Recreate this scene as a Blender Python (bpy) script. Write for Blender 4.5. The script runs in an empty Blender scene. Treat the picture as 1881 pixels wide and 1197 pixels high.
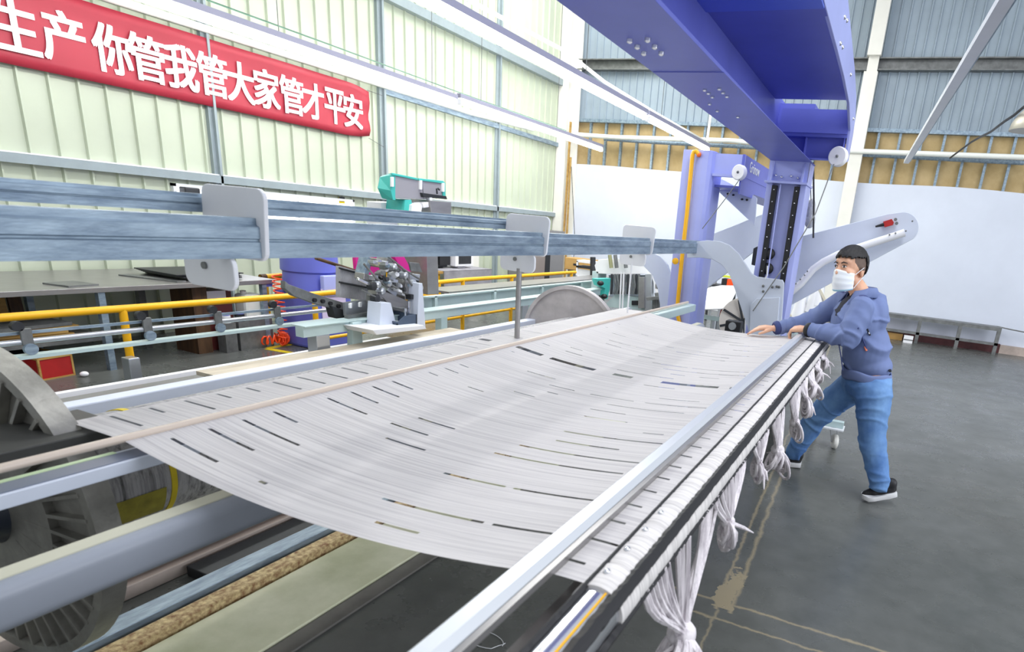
import bpy, bmesh, math, random
from mathutils import Vector, Matrix
import numpy as np

random.seed(7)
S = bpy.context.scene
COL = S.collection

# ------------------------------------------------------------------ camera
IMG_W, IMG_H = 1881, 1197
FOC, PX0, PY0 = 1122.36, 1171.47, 763.52      # focal length and optical centre (the photograph is a crop)
RIGHT = Vector((0.91975079, 0.3816046, 0.09184998))
DOWN = Vector((0.19475684, -0.24053013, -0.95090222))
FWD = Vector((-0.34077597, 0.89248148, -0.29554788))
EYE = Vector((0, 0, 1.62))
cam_d = bpy.data.cameras.new('camera')
cam = bpy.data.objects.new('camera', cam_d)
COL.objects.link(cam)
m = Matrix.Identity(4)
for i in range(3):
    m[i][0] = RIGHT[i]; m[i][1] = -DOWN[i]; m[i][2] = -FWD[i]; m[i][3] = EYE[i]
cam.matrix_world = m
cam_d.sensor_fit = 'HORIZONTAL'
cam_d.sensor_width = 36
cam_d.lens = FOC / IMG_W * 36
cam_d.shift_x = (IMG_W / 2 - PX0) / IMG_W
cam_d.shift_y = (PY0 - IMG_H / 2) / IMG_W
cam_d.clip_start = 0.05
cam_d.clip_end = 200
cam_d.dof.use_dof = True
cam_d.dof.focus_distance = 4.6
cam_d.dof.aperture_fstop = 4.5
S.camera = cam

# ------------------------------------------------------------------ light and exposure
S.view_settings.view_transform = 'Standard'
S.view_settings.look = 'None'
S.view_settings.gamma = 1
S.view_settings.use_curve_mapping = False
S.view_settings.exposure = 0.4
w = bpy.data.worlds.new('world'); S.world = w; w.use_nodes = True
bg = w.node_tree.nodes['Background']
bg.inputs[0].default_value = (0.91, 0.955, 1.0, 1)
bg.inputs[1].default_value = 0.56

def area(name, loc, target, sx, sy, power, col=(1, 1, 1)):
    d = bpy.data.lights.new(name, 'AREA'); d.shape = 'RECTANGLE'
    d.size = sx; d.size_y = sy; d.energy = power; d.color = col
    o = bpy.data.objects.new(name, d); COL.objects.link(o)
    o.location = loc
    o.rotation_euler = (Vector(target) - Vector(loc)).to_track_quat('-Z', 'Y').to_euler()
    return o
# unseen area lights added high up to emulate lamp rows, and daylight from the open side on the right
area('ceiling_fill', (-4.6, 9.0, 6.6), (-5.2, 9.6, 0), 1.6, 6, 330, (1, 1, 0.96))
area('ceiling_fill', (0.6, 2.6, 6.6), (-0.2, 3.6, 0), 1.6, 6, 210, (0.94, 0.96, 1))
area('side_daylight', (7.5, 4.0, 3.4), (-0.5, 8.5, 1.2), 6, 4, 330, (0.88, 0.92, 1))

# ------------------------------------------------------------------ helpers
def ray(px, py):
    return RIGHT * ((px - PX0) / FOC) + DOWN * ((py - PY0) / FOC) + FWD
def at(px, py, ax, val):
    """point on the plane x / y / z = val seen at this place of the photograph"""
    d = ray(px, py); i = 'xyz'.index(ax)
    return EYE + d * ((val - EYE[i]) / d[i])

class MB:
    def __init__(self): self.v = []; self.f = []; self.mi = []; self.cur = 0
    def add(self, vs, fs):
        n = len(self.v); self.v += [tuple(p) for p in vs]
        for q in fs: self.f.append(tuple(i + n for i in q)); self.mi.append(self.cur)
        return self
    def box(self, a, b):
        x0, x1 = sorted((a[0], b[0])); y0, y1 = sorted((a[1], b[1])); z0, z1 = sorted((a[2], b[2]))
        vs = [(x, y, z) for z in (z0, z1) for y in (y0, y1) for x in (x0, x1)]
        return self.add(vs, [(0, 2, 3, 1), (4, 5, 7, 6), (0, 1, 5, 4), (2, 6, 7, 3), (0, 4, 6, 2), (1, 3, 7, 5)])
    def obox(self, c, size, rot):
        """oriented box: rot is a Matrix 3x3"""
        c = Vector(c); hs = Vector(size) / 2
        vs = [c + rot @ Vector((sx * hs.x, sy * hs.y, sz * hs.z)) for sz in (-1, 1) for sy in (-1, 1) for sx in (-1, 1)]
        return self.add(vs, [(0, 2, 3, 1), (4, 5, 7, 6), (0, 1, 5, 4), (2, 6, 7, 3), (0, 4, 6, 2), (1, 3, 7, 5)])
    def bar(self, p, q, w, h, up=(0, 0, 1)):
        p, q = Vector(p), Vector(q); d = q - p; L = d.length; d.normalize()
        u = Vector(up)
        if abs(d.dot(u)) > .98: u = Vector((1, 0, 0))
        s = d.cross(u).normalized(); u = s.cross(d).normalized()
        R = Matrix((s, d, u)).transposed()
        return self.obox((p + q) / 2, (w, L, h), R)
    def tube(self, pts, r, n=12, cap=True, closed=False):
        pts = [Vector(p) for p in pts]; k = len(pts)
        rs = r if isinstance(r, (list, tuple)) else [r] * k
        t0 = (pts[1] - pts[0]).normalized()
        u = Vector((0, 0, 1)) if abs(t0.z) < .9 else Vector((1, 0, 0))
        s = t0.cross(u).normalized(); vs = []; fs = []
        for i, p in enumerate(pts):
            if closed: t = pts[(i + 1) % k] - pts[i - 1]
            elif i == 0: t = pts[1] - p
            elif i == k - 1: t = p - pts[i - 1]
            else: t = (pts[i + 1] - p).normalized() + (p - pts[i - 1]).normalized()
            t.normalize()
            s = (s - t * s.dot(t))
            s = s.normalized() if s.length > 1e-6 else t.orthogonal().normalized()
            b = t.cross(s)
            for j in range(n):
                a = 2 * math.pi * j / n
                vs.append(p + (s * math.cos(a) + b * math.sin(a)) * rs[i])
        for i in range(k if closed else k - 1):
            i2 = (i + 1) % k
            for j in range(n):
                fs.append((i * n + j, i * n + (j + 1) % n, i2 * n + (j + 1) % n, i2 * n + j))
        if cap and not closed:
            fs.append(tuple(reversed(range(n)))); fs.append(tuple((k - 1) * n + j for j in range(n)))
        return self.add(vs, fs)
    def cyl(self, p, q, r, n=20): return self.tube([p, q], r, n)
    def prism(self, poly, d):
        """closed outline (3D points) extruded along vector d"""
        poly = [Vector(p) for p in poly]; d = Vector(d); n = len(poly)
        vs = poly + [p + d for p in poly]
        fs = [tuple(range(n)), tuple(reversed(range(n, 2 * n)))] + [(i, (i + 1) % n, n + (i + 1) % n, n + i) for i in range(n)]
        return self.add(vs, fs)
    def lathe(self, c, ax, prof, n=48):
        """prof: list of (distance along axis, radius)"""
        c = Vector(c); ax = Vector(ax).normalized(); s = ax.orthogonal().normalized(); b = ax.cross(s)
        vs = []; fs = []
        for (h, r) in prof:
            for j in range(n):
                a = 2 * math.pi * j / n
                vs.append(c + ax * h + (s * math.cos(a) + b * math.sin(a)) * max(r, 1e-4))
        for i in range(len(prof) - 1):
            for j in range(n):
                fs.append((i * n + j, i * n + (j + 1) % n, (i + 1) * n + (j + 1) % n, (i + 1) * n + j))
        fs.append(tuple(reversed(range(n)))); fs.append(tuple((len(prof) - 1) * n + j for j in range(n)))
        return self.add(vs, fs)
    def ball(self, c, r, nu=14, nv=9):
        c = Vector(c); r = Vector((r, r, r)) if not hasattr(r, '__len__') else Vector(r)
        vs = []; fs = []
        for i in range(nv + 1):
            th = math.pi * i / nv
            for j in range(nu):
                a = 2 * math.pi * j / nu
                vs.append((c.x + r.x * math.sin(th) * math.cos(a), c.y + r.y * math.sin(th) * math.sin(a), c.z + r.z * math.cos(th)))
        for i in range(nv):
            for j in range(nu):
                fs.append((i * nu + j, (i + 1) * nu + j, (i + 1) * nu + (j + 1) % nu, i * nu + (j + 1) % nu))
        return self.add(vs, fs)
    def mesh(self, name, mats, smooth=False, bevel=0, fix=True):
        me = bpy.data.meshes.new(name); me.from_pydata(self.v, [], self.f)
        for mm in (mats if isinstance(mats, (list, tuple)) else [mats]): me.materials.append(mm)
        for p, k in zip(me.polygons, self.mi): p.material_index = k
        bm = bmesh.new(); bm.from_mesh(me)
        if fix: bmesh.ops.recalc_face_normals(bm, faces=bm.faces)
        bm.to_mesh(me); bm.free()
        if smooth:
            for p in me.polygons: p.use_smooth = True
        me.update(); return me
    def build(self, name, mats, parent=None, smooth=False, bevel=0, sharp=40, label=None):
        me = self.mesh(name, mats, smooth)
        if smooth: me.set_sharp_from_angle(angle=math.radians(sharp))
        o = bpy.data.objects.new(name, me); COL.objects.link(o)
        if bevel:
            b = o.modifiers.new('edge', 'BEVEL'); b.width = bevel; b.segments = 2; b.limit_method = 'ANGLE'
            b.angle_limit = math.radians(50)
        if parent is not None:
            o.parent = parent
            o.matrix_parent_inverse = Matrix.Translation(-parent.location)
        if label: o['label'] = label
        return o

def thing(name, label, cat, loc=(0, 0, 0), group=None):
    o = bpy.data.objects.new(name, None); COL.objects.link(o)
    o.location = loc; o.empty_display_size = .1
    return tag(o, label, cat, group)
def tag(o, label, cat, group=None):
    o['label'] = label; o['category'] = cat
    if group: o['group'] = group
    return o
def struct(o, label=None):
    o['kind'] = 'structure'
    if label: o['label'] = label
    return o
def copy_tree(o, label, shift):
    """a copy of a thing and of its parts and their sub-parts, moved by shift"""
    c = o.copy(); COL.objects.link(c); c.location = o.location + Vector(shift); c['label'] = label
    def kids(a, b):
        for ch in [x for x in a.children]:
            k = ch.copy(); COL.objects.link(k); k.parent = b; kids(ch, k)
    kids(o, c)
    return c

def lin(c):
    f = lambda v: v / 12.92 if v <= .04045 else ((v + .055) / 1.055) ** 2.4
    return tuple(f(v / 255) for v in c) + (1,)

def mat(name, rgb, rough=.5, metal=0., var=.0, scale=6., bump=.0, bscale=60., rgb2=None, stretch=None, spec=None, coords='Object'):
    """principled surface; rgb in screen values; var / rgb2: cloudy colour variation; bump: fine relief"""
    mt = bpy.data.materials.new(name); mt.use_nodes = True
    nt = mt.node_tree; b = nt.nodes['Principled BSDF']
    c = lin(rgb)
    b.inputs['Base Color'].default_value = c
    b.inputs['Roughness'].default_value = rough
    b.inputs['Metallic'].default_value = metal
    if spec is not None: b.inputs['Specular IOR Level'].default_value = spec
    tc = nt.nodes.new('ShaderNodeTexCoord'); src = tc.outputs[coords]
    if stretch:
        mp = nt.nodes.new('ShaderNodeMapping'); mp.inputs['Scale'].default_value = stretch
        nt.links.new(src, mp.inputs[0]); src = mp.outputs[0]
    if var or rgb2:
        n = nt.nodes.new('ShaderNodeTexNoise'); n.inputs['Scale'].default_value = scale
        n.inputs['Detail'].default_value = 6; n.inputs['Roughness'].default_value = .62
        nt.links.new(src, n.inputs[0])
        cr = nt.nodes.new('ShaderNodeValToRGB')
        cr.color_ramp.elements[0].position = .33; cr.color_ramp.elements[1].position = .68
        lo = lin(rgb2) if rgb2 else tuple(x * (1 - var) for x in c[:3]) + (1,)
        hi = c if rgb2 else tuple(min(1, x * (1 + var * .6)) for x in c[:3]) + (1,)
        cr.color_ramp.elements[0].color = lo; cr.color_ramp.elements[1].color = hi
        nt.links.new(n.outputs[0], cr.inputs[0]); nt.links.new(cr.outputs[0], b.inputs['Base Color'])
    if bump:
        n2 = nt.nodes.new('ShaderNodeTexNoise'); n2.inputs['Scale'].default_value = bscale; n2.inputs['Detail'].default_value = 4
        nt.links.new(src, n2.inputs[0])
        bp = nt.nodes.new('ShaderNodeBump'); bp.inputs['Strength'].default_value = bump; bp.inputs['Distance'].default_value = .01
        nt.links.new(n2.outputs[0], bp.inputs['Height']); nt.links.new(bp.outputs[0], b.inputs['Normal'])
    return mt
def glow(name, rgb, strength):
    mt = bpy.data.materials.new(name); mt.use_nodes = True
    b = mt.node_tree.nodes['Principled BSDF']
    b.inputs['Base Color'].default_value = lin(rgb)
    b.inputs['Emission Color'].default_value = lin(rgb); b.inputs['Emission Strength'].default_value = strength
    return mt

M = dict(
    galv=mat('galvanised_steel', (160, 178, 192), .42, .4, rgb2=(112, 130, 148), scale=7, stretch=(4, .9, 4), bump=.08, bscale=40),
    galv_dark=mat('dull_steel', (124, 126, 126), .5, .5, var=.3, scale=9),
    paint_white=mat('white_paint', (226, 228, 232), .35, var=.05, scale=3),
    bright=mat('bright_white_paint', (240, 240, 242), .4, var=.03),
    arm=mat('pale_grey_paint', (205, 212, 226), .4, var=.05, scale=2),
    blue=mat('blue_paint', (104, 112, 202), .40, var=.10, scale=1.5, bump=.03, bscale=250),
    lilac=mat('lilac_blue_paint', (172, 180, 238), .34, var=.08, scale=1.5),
    stud=mat('grey_stud', (150, 162, 166), .5, .2, var=.08),
    black=mat('black_rubber', (26, 26, 30), .55, var=.2),
    dark=mat('dark_metal', (52, 54, 58), .5, .3, var=.3),
    yellow=mat('yellow_paint', (245, 182, 20), .35, var=.08, scale=4),
    tape=mat('yellow_tape', (225, 200, 30), .6, var=.2, scale=8),
    teal=mat('teal_plastic', (70, 190, 180), .4, var=.05),
    magenta=mat('magenta_paint', (225, 40, 150), .4, var=.05),
    mint=mat('pale_green_grey_paint', (186, 206, 206), .4, var=.07, scale=3),
    chrome=mat('chrome', (220, 222, 228), .16, .9),
    alu=mat('aluminium', (196, 200, 206), .3, .75, var=.06, stretch=(1, .2, 1)),
    steel=mat('brushed_steel', (160, 158, 158), .35, .7, var=.1, scale=14, stretch=(1, .3, 1)),
    wood=mat('pale_wood', (196, 160, 92), .6, rgb2=(160, 120, 60), scale=5, stretch=(3, .4, 3)),
    ply=mat('worn_plywood', (205, 196, 178), .6, rgb2=(170, 158, 140), scale=4, stretch=(2, .5, 2)),
    brown=mat('dark_brown_wood', (96, 68, 42), .6, rgb2=(60, 40, 26), scale=6, stretch=(3, 3, .5)),
    card=mat('cardboard', (190, 150, 90), .8, var=.1),
    red=mat('red_paint', (176, 34, 34), .45, var=.15),
    orange=mat('orange_hose', (255, 84, 30), .35),
    paper=mat('white_paper', (236, 236, 240), .7),
    lav=mat('lavender_panel', (222, 208, 240), .6, var=.05),
    bin=mat('slate_plastic', (70, 84, 104), .5, var=.08),
    pvc=mat('white_pvc', (236, 238, 232), .35),
    green=mat('green_cloth', (90, 190, 140), .8),
    grey=mat('grey_cloth', (150, 148, 156), .85, var=.25, scale=4, bump=.3, bscale=12),
)
# ------------------------------------------------------------------ the hall
WX, WY = -7.36, 13.07          # left wall, back wall
def floor_mat():
    mt = mat('worn_concrete', (104, 108, 108), .30, bump=.12, bscale=9)
    nt = mt.node_tree; N = nt.nodes; L = nt.links; b = N['Principled BSDF']
    tc = N.new('ShaderNodeTexCoord'); sep = N.new('ShaderNodeSeparateXYZ'); L.new(tc.outputs['Object'], sep.inputs[0])
    def noise(s, d=5):
        n = N.new('ShaderNodeTexNoise'); n.inputs['Scale'].default_value = s; n.inputs['Detail'].default_value = d
        n.inputs['Roughness'].default_value = .65
        L.new(tc.outputs['Object'], n.inputs[0]); return n.outputs[0]
    def mth(op, a, bb=None, clamp=False):
        k = N.new('ShaderNodeMath'); k.operation = op; k.use_clamp = clamp
        for i, v in enumerate((a, bb)):
            if v is None: continue
            if isinstance(v, (int, float)): k.inputs[i].default_value = v
            else: L.new(v, k.inputs[i])
        return k.outputs[0]
    wob = mth('MULTIPLY', mth('SUBTRACT', noise(9), .5), .05)
    def band(coord, c, hw):
        d = mth('ABSOLUTE', mth('ADD', mth('SUBTRACT', coord, c), wob))
        return mth('SUBTRACT', 1, mth('DIVIDE', d, hw), True)
    X, Y = sep.outputs[0], sep.outputs[1]
    xs = mth('ADD', X, mth('MULTIPLY', Y, .045))
    def after(v, c): return mth('GREATER_THAN', v, c)
    def before(v, c): return mth('LESS_THAN', v, c)
    both = mth('MULTIPLY', after(Y, 2.4), 1)
    lines = mth('MULTIPLY', mth('MAXIMUM', band(xs, -.345, .013), band(xs, -.275, .017)), both)
    lines = mth('MAXIMUM', lines, mth('MULTIPLY', band(Y, 2.47, .013), after(X, -.9)))
    lines = mth('MAXIMUM', lines, mth('MULTIPLY', band(Y, 2.33, .011), after(X, -.9)))
    thin = mth('MULTIPLY', mth('MULTIPLY', band(xs, -.335, .010), before(Y, 2.4)), .8)
    # an irregular patch of filler where the joints meet
    px = mth('SUBTRACT', X, -.43); py = mth('SUBTRACT', Y, 2.55)
    dist = mth('SQRT', mth('ADD', mth('MULTIPLY', px, px), mth('MULTIPLY', mth('MULTIPLY', py, py), .04)))
    patch = mth('MULTIPLY', mth('LESS_THAN', mth('ADD', dist, mth('MULTIPLY', mth('SUBTRACT', noise(14), .5), .14)), .045), after(Y, 2.42))
    lines = mth('MAXIMUM', mth('MAXIMUM', lines, thin), patch)
    base = N.new('ShaderNodeValToRGB'); e = base.color_ramp.elements
    e[0].position = .3; e[0].color = lin((70, 73, 70)); e[1].position = .72; e[1].color = lin((106, 108, 106))
    big = mth('ADD', mth('MULTIPLY', noise(.7, 4), .6), mth('MULTIPLY', noise(7, 8), .4))
    L.new(big, base.inputs[0])
    mx = N.new('ShaderNodeMixRGB'); mx.inputs[2].default_value = lin((158, 146, 120))
    L.new(mth('MULTIPLY', lines, .85, True), mx.inputs[0]); L.new(base.outputs[0], mx.inputs[1]); L.new(mx.outputs[0], b.inputs['Base Color'])
    rr = mth('ADD', mth('MULTIPLY', noise(2.2, 5), .42), .08)
    L.new(rr, b.inputs['Roughness'])
    return mt
o = MB().box((WX - .2, -3, -.12), (9.5, WY + .2, 0)).build('floor', floor_mat()); struct(o, 'dark grey worn concrete floor with pale filled joints')

def ribbed(p0, u, up, L, H, pitch, rw, rh, nrm):
    """sheet cladding with raised ribs: runs along u from p0, height H"""
    p0, u, up, nrm = map(Vector, (p0, u, up, nrm))
    prof = []; s = 0
    while s < L:
        prof += [(s, 0), (s + pitch - rw * 2, 0), (s + pitch - rw * 1.5, rh), (s + pitch - rw * .5, rh)]
        s += pitch
    mb = MB(); vs = []; fs = []
    for (a, h) in prof:
        for zz in (0, H):
            vs.append(p0 + u * a + nrm * h + up * zz)
    for i in range(len(prof) - 1): fs.append((2 * i, 2 * i + 2, 2 * i + 3, 2 * i + 1))
    return mb.add(vs, fs)
M['wall'] = mat('cream_green_cladding', (188, 196, 176), .45, var=.06, scale=1.2, bump=.05, bscale=3)
M['wallb'] = mat('blue_grey_cladding', (150, 164, 176), .5, var=.10, scale=1.4)
win = [(5.16, 7.0, .97, 1.60), (4.55, 4.98, 1.38, 1.60)]
mb = ribbed((WX, -2.0, 0), (0, 1, 0), (0, 0, 1), WY + 2.0, 7.0, .225, .014, .030, (1, 0, 0))
o = mb.build('wall_left', M['wall']); struct(o, 'cream green ribbed sheet wall')
mb = ribbed((WX, WY, 3.70), (1, 0, 0), (0, 0, 1), 17, 3.4, .165, .02, .025, (0, -1, 0))
o = mb.build('wall_back', M['wallb']); struct(o, 'blue grey ribbed sheet wall above the board band')

# band of tan insulation boards between studs, white sheeting below it, brick footing
M['tan'] = mat('tan_board', (196, 172, 128), .8, rgb2=(170, 146, 100), scale=2.5, bump=.2, bscale=30)
o = MB().box((WX, WY + .0, 2.6), (9.5, WY + .1, 3.72)).build('trim_1', M['tan']); struct(o, 'band of tan boards between metal studs')
mb = MB(); x = -7.08
while x < 9:
    mb.box((x - .022, WY - .07, 2.7), (x + .022, WY, 3.70)); x += .372
o = mb.build('trim_2', M['galv']); struct(o, 'thin vertical metal studs across the tan boards')
M['sheet'] = mat('white_sheeting', (214, 220, 234), .55, var=.05, scale=1.0, bump=.1, bscale=2)
mb = MB(); n = 60; vs = []; fs = []
for i in range(n + 1):
    t = i / n; xx = WX + .05 + t * 14.0
    top = 2.795 + .015 * math.sin(xx * 1.7) - .02 * max(0, xx - .6) ; bulge = .03 * math.sin(xx * 2.3) + .02
    for (z, b) in ((.12, 0), (.9, bulge), (1.7, bulge * 1.4), (top, .0)):
        vs.append((xx, WY - .10 - abs(b) * .6, z))
for i in range(n):
    for j in range(3):
        fs.append((i * 4 + j, (i + 1) * 4 + j, (i + 1) * 4 + j + 1, i * 4 + j + 1))
mb.add(vs, fs); o = mb.build('wall_back_sheeting', M['sheet'], smooth=True); struct(o, 'white plastic sheeting hung along the lower back wall')
mb = MB(); mb.box((-1.0, WY - .19, 0), (2.05, WY - .1, .16)); 
o = mb.build('baseboard_back', mat('maroon_brick', (92, 52, 54), .8, rgb2=(62, 34, 38), scale=3, bump=.4, bscale=20)); struct(o, 'maroon brick footing under the white sheeting')
o = MB().box((2.05, WY - .2, 0), (9.5, WY - .1, .15)).build('baseboard_back_bare', mat('bare_plaster', (190, 174, 164), .8, var=.2)); struct(o)

# steelwork of the walls
def trim(n, mb, m_, label, **k):
    o = mb.build('trim_%d' % n, m_, **k); struct(o, label); return o
mb = MB(); mb.box((WX, -2, 1.645), (WX + .09, WY, 1.725)); trim(3, mb, M['stud'], 'galvanised girt along the left wall above the windows')
mb = MB(); mb.box((WX, -2, 1.727), (WX + .07, WY, 1.74)); trim(4, mb, M['paint_white'], 'white strip painting the lit top of the left wall girt')  # white strip stands for the light caught on top of the girt
mb = MB(); mb.box((WX, -2, 4.30), (WX + .12, WY - .1, 4.42)); trim(5, mb, M['stud'], 'upper girt along the left wall')
mb = MB(); mb.box((WX, 7.6, 3.10), (WX + .08, WY - .1, 3.18)); trim(6, mb, M['galv'], 'middle girt along the left wall')
for k, (yy, ww) in enumerate(((5.05, .034), (7.58, .045), (10.42, .052))):
    mb = MB(); mb.box((WX, yy - ww, 0), (WX + .05, yy + ww * .2, 6.9)); mb.box((WX, yy + ww * .2, 0), (WX + .09, yy + ww, 6.9))
    trim(7 + k, mb, M['stud'], 'galvanised stud of the left wall')
mb = MB(); mb.box((WX + .02, WY - .42, 0), (WX + .12, WY - .12, 7)); mb.box((WX + .12, WY - .16, 0), (WX + .40, WY - .13, 7)); mb.box((WX + .12, WY - .42, 0), (WX + .25, WY - .38, 7))
M['cream'] = mat('cream_paint', (232, 230, 222), .5, var=.05, scale=2)
trim(10, mb, M['cream'], 'white corner column where the two walls meet')
mb = MB(); mb.box((-1.20, WY - .30, 0), (-.965, WY - .14, 4.62)); mb.box((-1.20, WY - .30, 4.88), (-.965, WY - .14, 7.1))
mb.box((-1.17, WY - .2, 4.6), (-.99, WY - .14, 4.9))
trim(11, mb, M['cream'], 'white steel pillar against the back wall')
mb = MB(); mb.box((WX + .3, WY - .17, 4.67), (9.5, WY, 4.69)); mb.box((WX + .3, WY - .17, 4.855), (9.5, WY, 4.875)); mb.box((WX + .3, WY - .05, 4.69), (9.5, WY - .02, 4.855))
trim(12, mb, M['galv_dark'], 'dark steel girt across the back wall')
mb = MB(); mb.box((WX + .35, WY - .12, 3.665), (9.5, WY, 3.73)); trim(13, mb, M['galv'], 'pale rail along the top of the tan boards')
mb = MB(); mb.bar((-7.02, WY - .45, 0), (-6.99, WY - .45, 3.6), .05, .03); mb.bar((-6.93, WY - .44, 0), (-6.95, WY - .44, 2.9), .04, .03)
o = mb.build('wooden_batten', M['wood']); tag(o, 'pale wooden battens standing upright in the far wall corner', 'batten')

# windows of the left wall: daylight behind the panes
day = glow('daylight_pane', (244, 248, 255), 1.6)
for k, (y0, y1, z0, z1) in enumerate(win):
    fr = MB()
    for a, b in (((y0, z0), (y1, z0 + .03)), ((y0, z1 - .03), (y1, z1)), ((y0, z0), (y0 + .03, z1)), ((y1 - .03, z0), (y1, z1))):
        fr.box((WX - .01, a[0], a[1]), (WX + .05, b[0], b[1]))
    if k == 0: fr.box((WX - .01, (y0 + y1) / 2 - .015, z0), (WX + .045, (y0 + y1) / 2 + .015, z1))
    f = fr.build('window_%d' % (k + 1), M['paint_white']); struct(f, 'overexposed bright window in the left wall' if k == 0 else 'small bright window beside a wall stud')
    p = MB().box((WX + .015, y0 + .03, z0 + .03), (WX + .03, y1 - .03, z1 - .03)).build('pane', day, f)
s_ = MB().box((WX, 4.62, 1.39), (WX + .13, 4.78, 1.57)).build('speaker_box', M['dark'], bevel=.01); tag(s_, 'small dark box on the sill of the small window', 'box')

# pipes and cables along the walls
def pipe(name, pts, r, m_, label, cat, n=10):
    return tag(MB().tube(pts, r, n).build(name, m_, smooth=True), label, cat)
P_ = lambda x, y, d: at(x, y, 'y', d)
pipe('conduit_pipe', [P_(1047, 246, 12.75), P_(1130, 252, 12.75), P_(1340, 258, 12.75), P_(1560, 277, 12.75), P_(1881, 289, 12.75)], .045, M['pvc'], 'white round pipe crossing the tan boards on the back wall', 'pipe')
pipe('conduit_pipe', [P_(1110, 255, 12.9), P_(1220, 262, 12.9), P_(1345, 268, 12.9), P_(1590, 284, 12.9), P_(1881, 299, 12.9)], .04, M['galv'], 'grey metal pipe just below the white pipe on the back wall', 'pipe')
pipe('conduit_pipe', [(WX + .085, 2.0, 3.19), (WX + .085, 6.6, 3.20), (WX + .085, 9.6, 3.21), (WX + .085, 11.6, 3.28)], .04, M['pvc'], 'white round pipe along the left wall just above the red banner', 'pipe')
pipe('hanging_cable', [P_(1881, 196, 7.8), P_(1862, 212, 8.0), P_(1845, 223, 8.3), P_(1820, 242, 9), P_(1800, 252, 10), P_(1784, 261, 11), P_(1745, 290, 12.5)], .014, M['dark'], 'dark cable sagging from the dome lamp to the back wall pipes', 'cable', 6)
pipe('support_wire', [(-6.85, 12.5, 2.7), (-6.5, 12.2, 1.2), (-6.4, 12.0, 0)], .008, M['dark'], 'thin dark wire slanting down by the wall corner', 'wire', 5)
pipe('suspension_rod', [(P_(1299, 258, 10.0).x + .12, 10.0, 7.0), P_(1299, 258, 10.0)], .02, M['pvc'], 'short pale rod hanging beside the blue girder', 'rod', 6)
pipe('ceiling_conduit', [at(860, 0, 'z', 3.42), at(1040, 95, 'z', 3.42), at(1110, 150, 'z', 3.36), at(1200, 205, 'z', 3.33), at(1300, 262, 'z', 3.3)], .022, M['pvc'], 'thin pale conduit running above the nearer lamp row', 'pipe', 8)
pipe('suspension_wire', [at(380, 0, 'x', -6.1), at(600, 80, 'x', -6.1), at(830, 165, 'x', -6.1), at(1040, 240, 'x', -6.1)], .008, mat('green_wire', (70, 110, 90), .5), 'thin green wire stretched above the lamp row by the wall', 'wire', 5)

# pendant dome lamp and a slanting batten at the top right
t = thing('dome_lamp', 'grey metal dome pendant lamp at the right edge near the ceiling cable', 'lamp', (1.02, 8, 2.94))
mb = MB(); mb.lathe((1.02, 8, 2.94), (0, 0, 1), [(0, .20), (.012, .202), (.07, .19), (.15, .15), (.22, .09), (.28, .05), (.36, .04)], 40)
mb.build('lamp_shade', mat('enamel_beige', (190, 184, 170), .4, .3), t, smooth=True)
MB().lathe((1.02, 8, 3.30), (0, 0, 1), [(0, .05), (.10, .05), (.13, .02)], 20).build('lamp_cap', M['dark'], t, smooth=True)
MB().cyl((1.02, 8, 3.42), (1.02, 8, 6.5), .008, 6).build('cord', M['dark'], t)
t = thing('cable_tray', 'pale slanting cable tray hanging free at the top right', 'cable tray', at(1665, 297, 'z', 2.95))
a, b = at(1665, 297, 'z', 2.95), at(1846, 0, 'z', 2.95)
b = a + (b - a) * 1.4
MB().bar(a, b, .075, .05).build('tray', M['paint_white'], t)
MB().bar(a + Vector((.045, 0, .02)), b + Vector((.045, 0, .02)), .02, .05).build('side_lip', M['galv'], t)

# fluorescent lamp rows
tube_m = glow('lit_tube', (255, 255, 250), 25)
LH = mat('lamp_housing_grey', (150, 150, 170), .5)
def lamp(name, x, y0, y1, z, label, twin=False):
    t = thing('tube_lamp', label, 'lamp', (x, y0, z), 'fluorescent tube lamps')
    h = MB(); h.box((x - .032, y0, z + .045), (x + .032, y1, z + .10))
    h.build('housing', LH, t)
    MB().cyl((x, y0 + .03, z), (x, y1 - .03, z), .034, 14).build('tube', tube_m, t, smooth=True)
    for yy in (y0 + .01, y1 - .04):
        MB().box((x - .03, yy, z - .035), (x + .03, yy + .03, z + .03)).build('end_cap', M['paint_white'], t)
    k = 0
    yy = y0 + .5
    while yy < y1:
        MB().cyl((x, yy, z + .07), (x, yy, 7.0), .004, 5).build('hanger', M['galv_dark'], t); yy += 2.2
    return t
lamp('a', -3.45, 1.6, 8.26, 3.0, 'long lit tube lamp running over the loom toward the far post')
lamp('b', -3.45, 8.32, 11.25, 3.0, 'short lit tube lamp continuing the nearer row above the lilac post')
lamp('c', -6.0, 2.2, 7.58, 3.0, 'lit tube lamp crossing above the red banner')
lamp('d', -6.0, 7.64, 12.2, 3.03, 'lit tube lamp ending before the far wall corner')

# red banner
t = thing('banner', 'long red cloth banner with white Chinese lettering on the left wall', 'banner', (-7.3, 3.2, 2.44))
mb = MB(); n, mm = 90, 8; vs = []; fs = []
y0, y1 = 2.75, 7.30
for i in range(n + 1):
    yy = y0 + (y1 - y0) * i / n
    e = min(1, (y1 - yy) / .45)
    for j in range(mm + 1):
        v = j / mm
        zz = 2.44 + v * .67 - .05 * (1 - e) * (v - .5) * 2 * (1 - e)
        xx = -7.285 + .008 * math.sin(yy * 5 + v * 3) + .014 * (1 - e) * math.sin(v * 9) + (.012 * math.sin((yy - y1) * 14 + v * 12) * (1 - e))
        vs.append((xx, yy, zz))
for i in range(n):
    for j in range(mm):
        a = i * (mm + 1) + j; fs.append((a, a + mm + 1, a + mm + 2, a + 1))
mb.add(vs, fs); o = mb.build('cloth', mat('banner_red', (168, 42, 60), .55, var=.05, scale=2), t, smooth=True)
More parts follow.
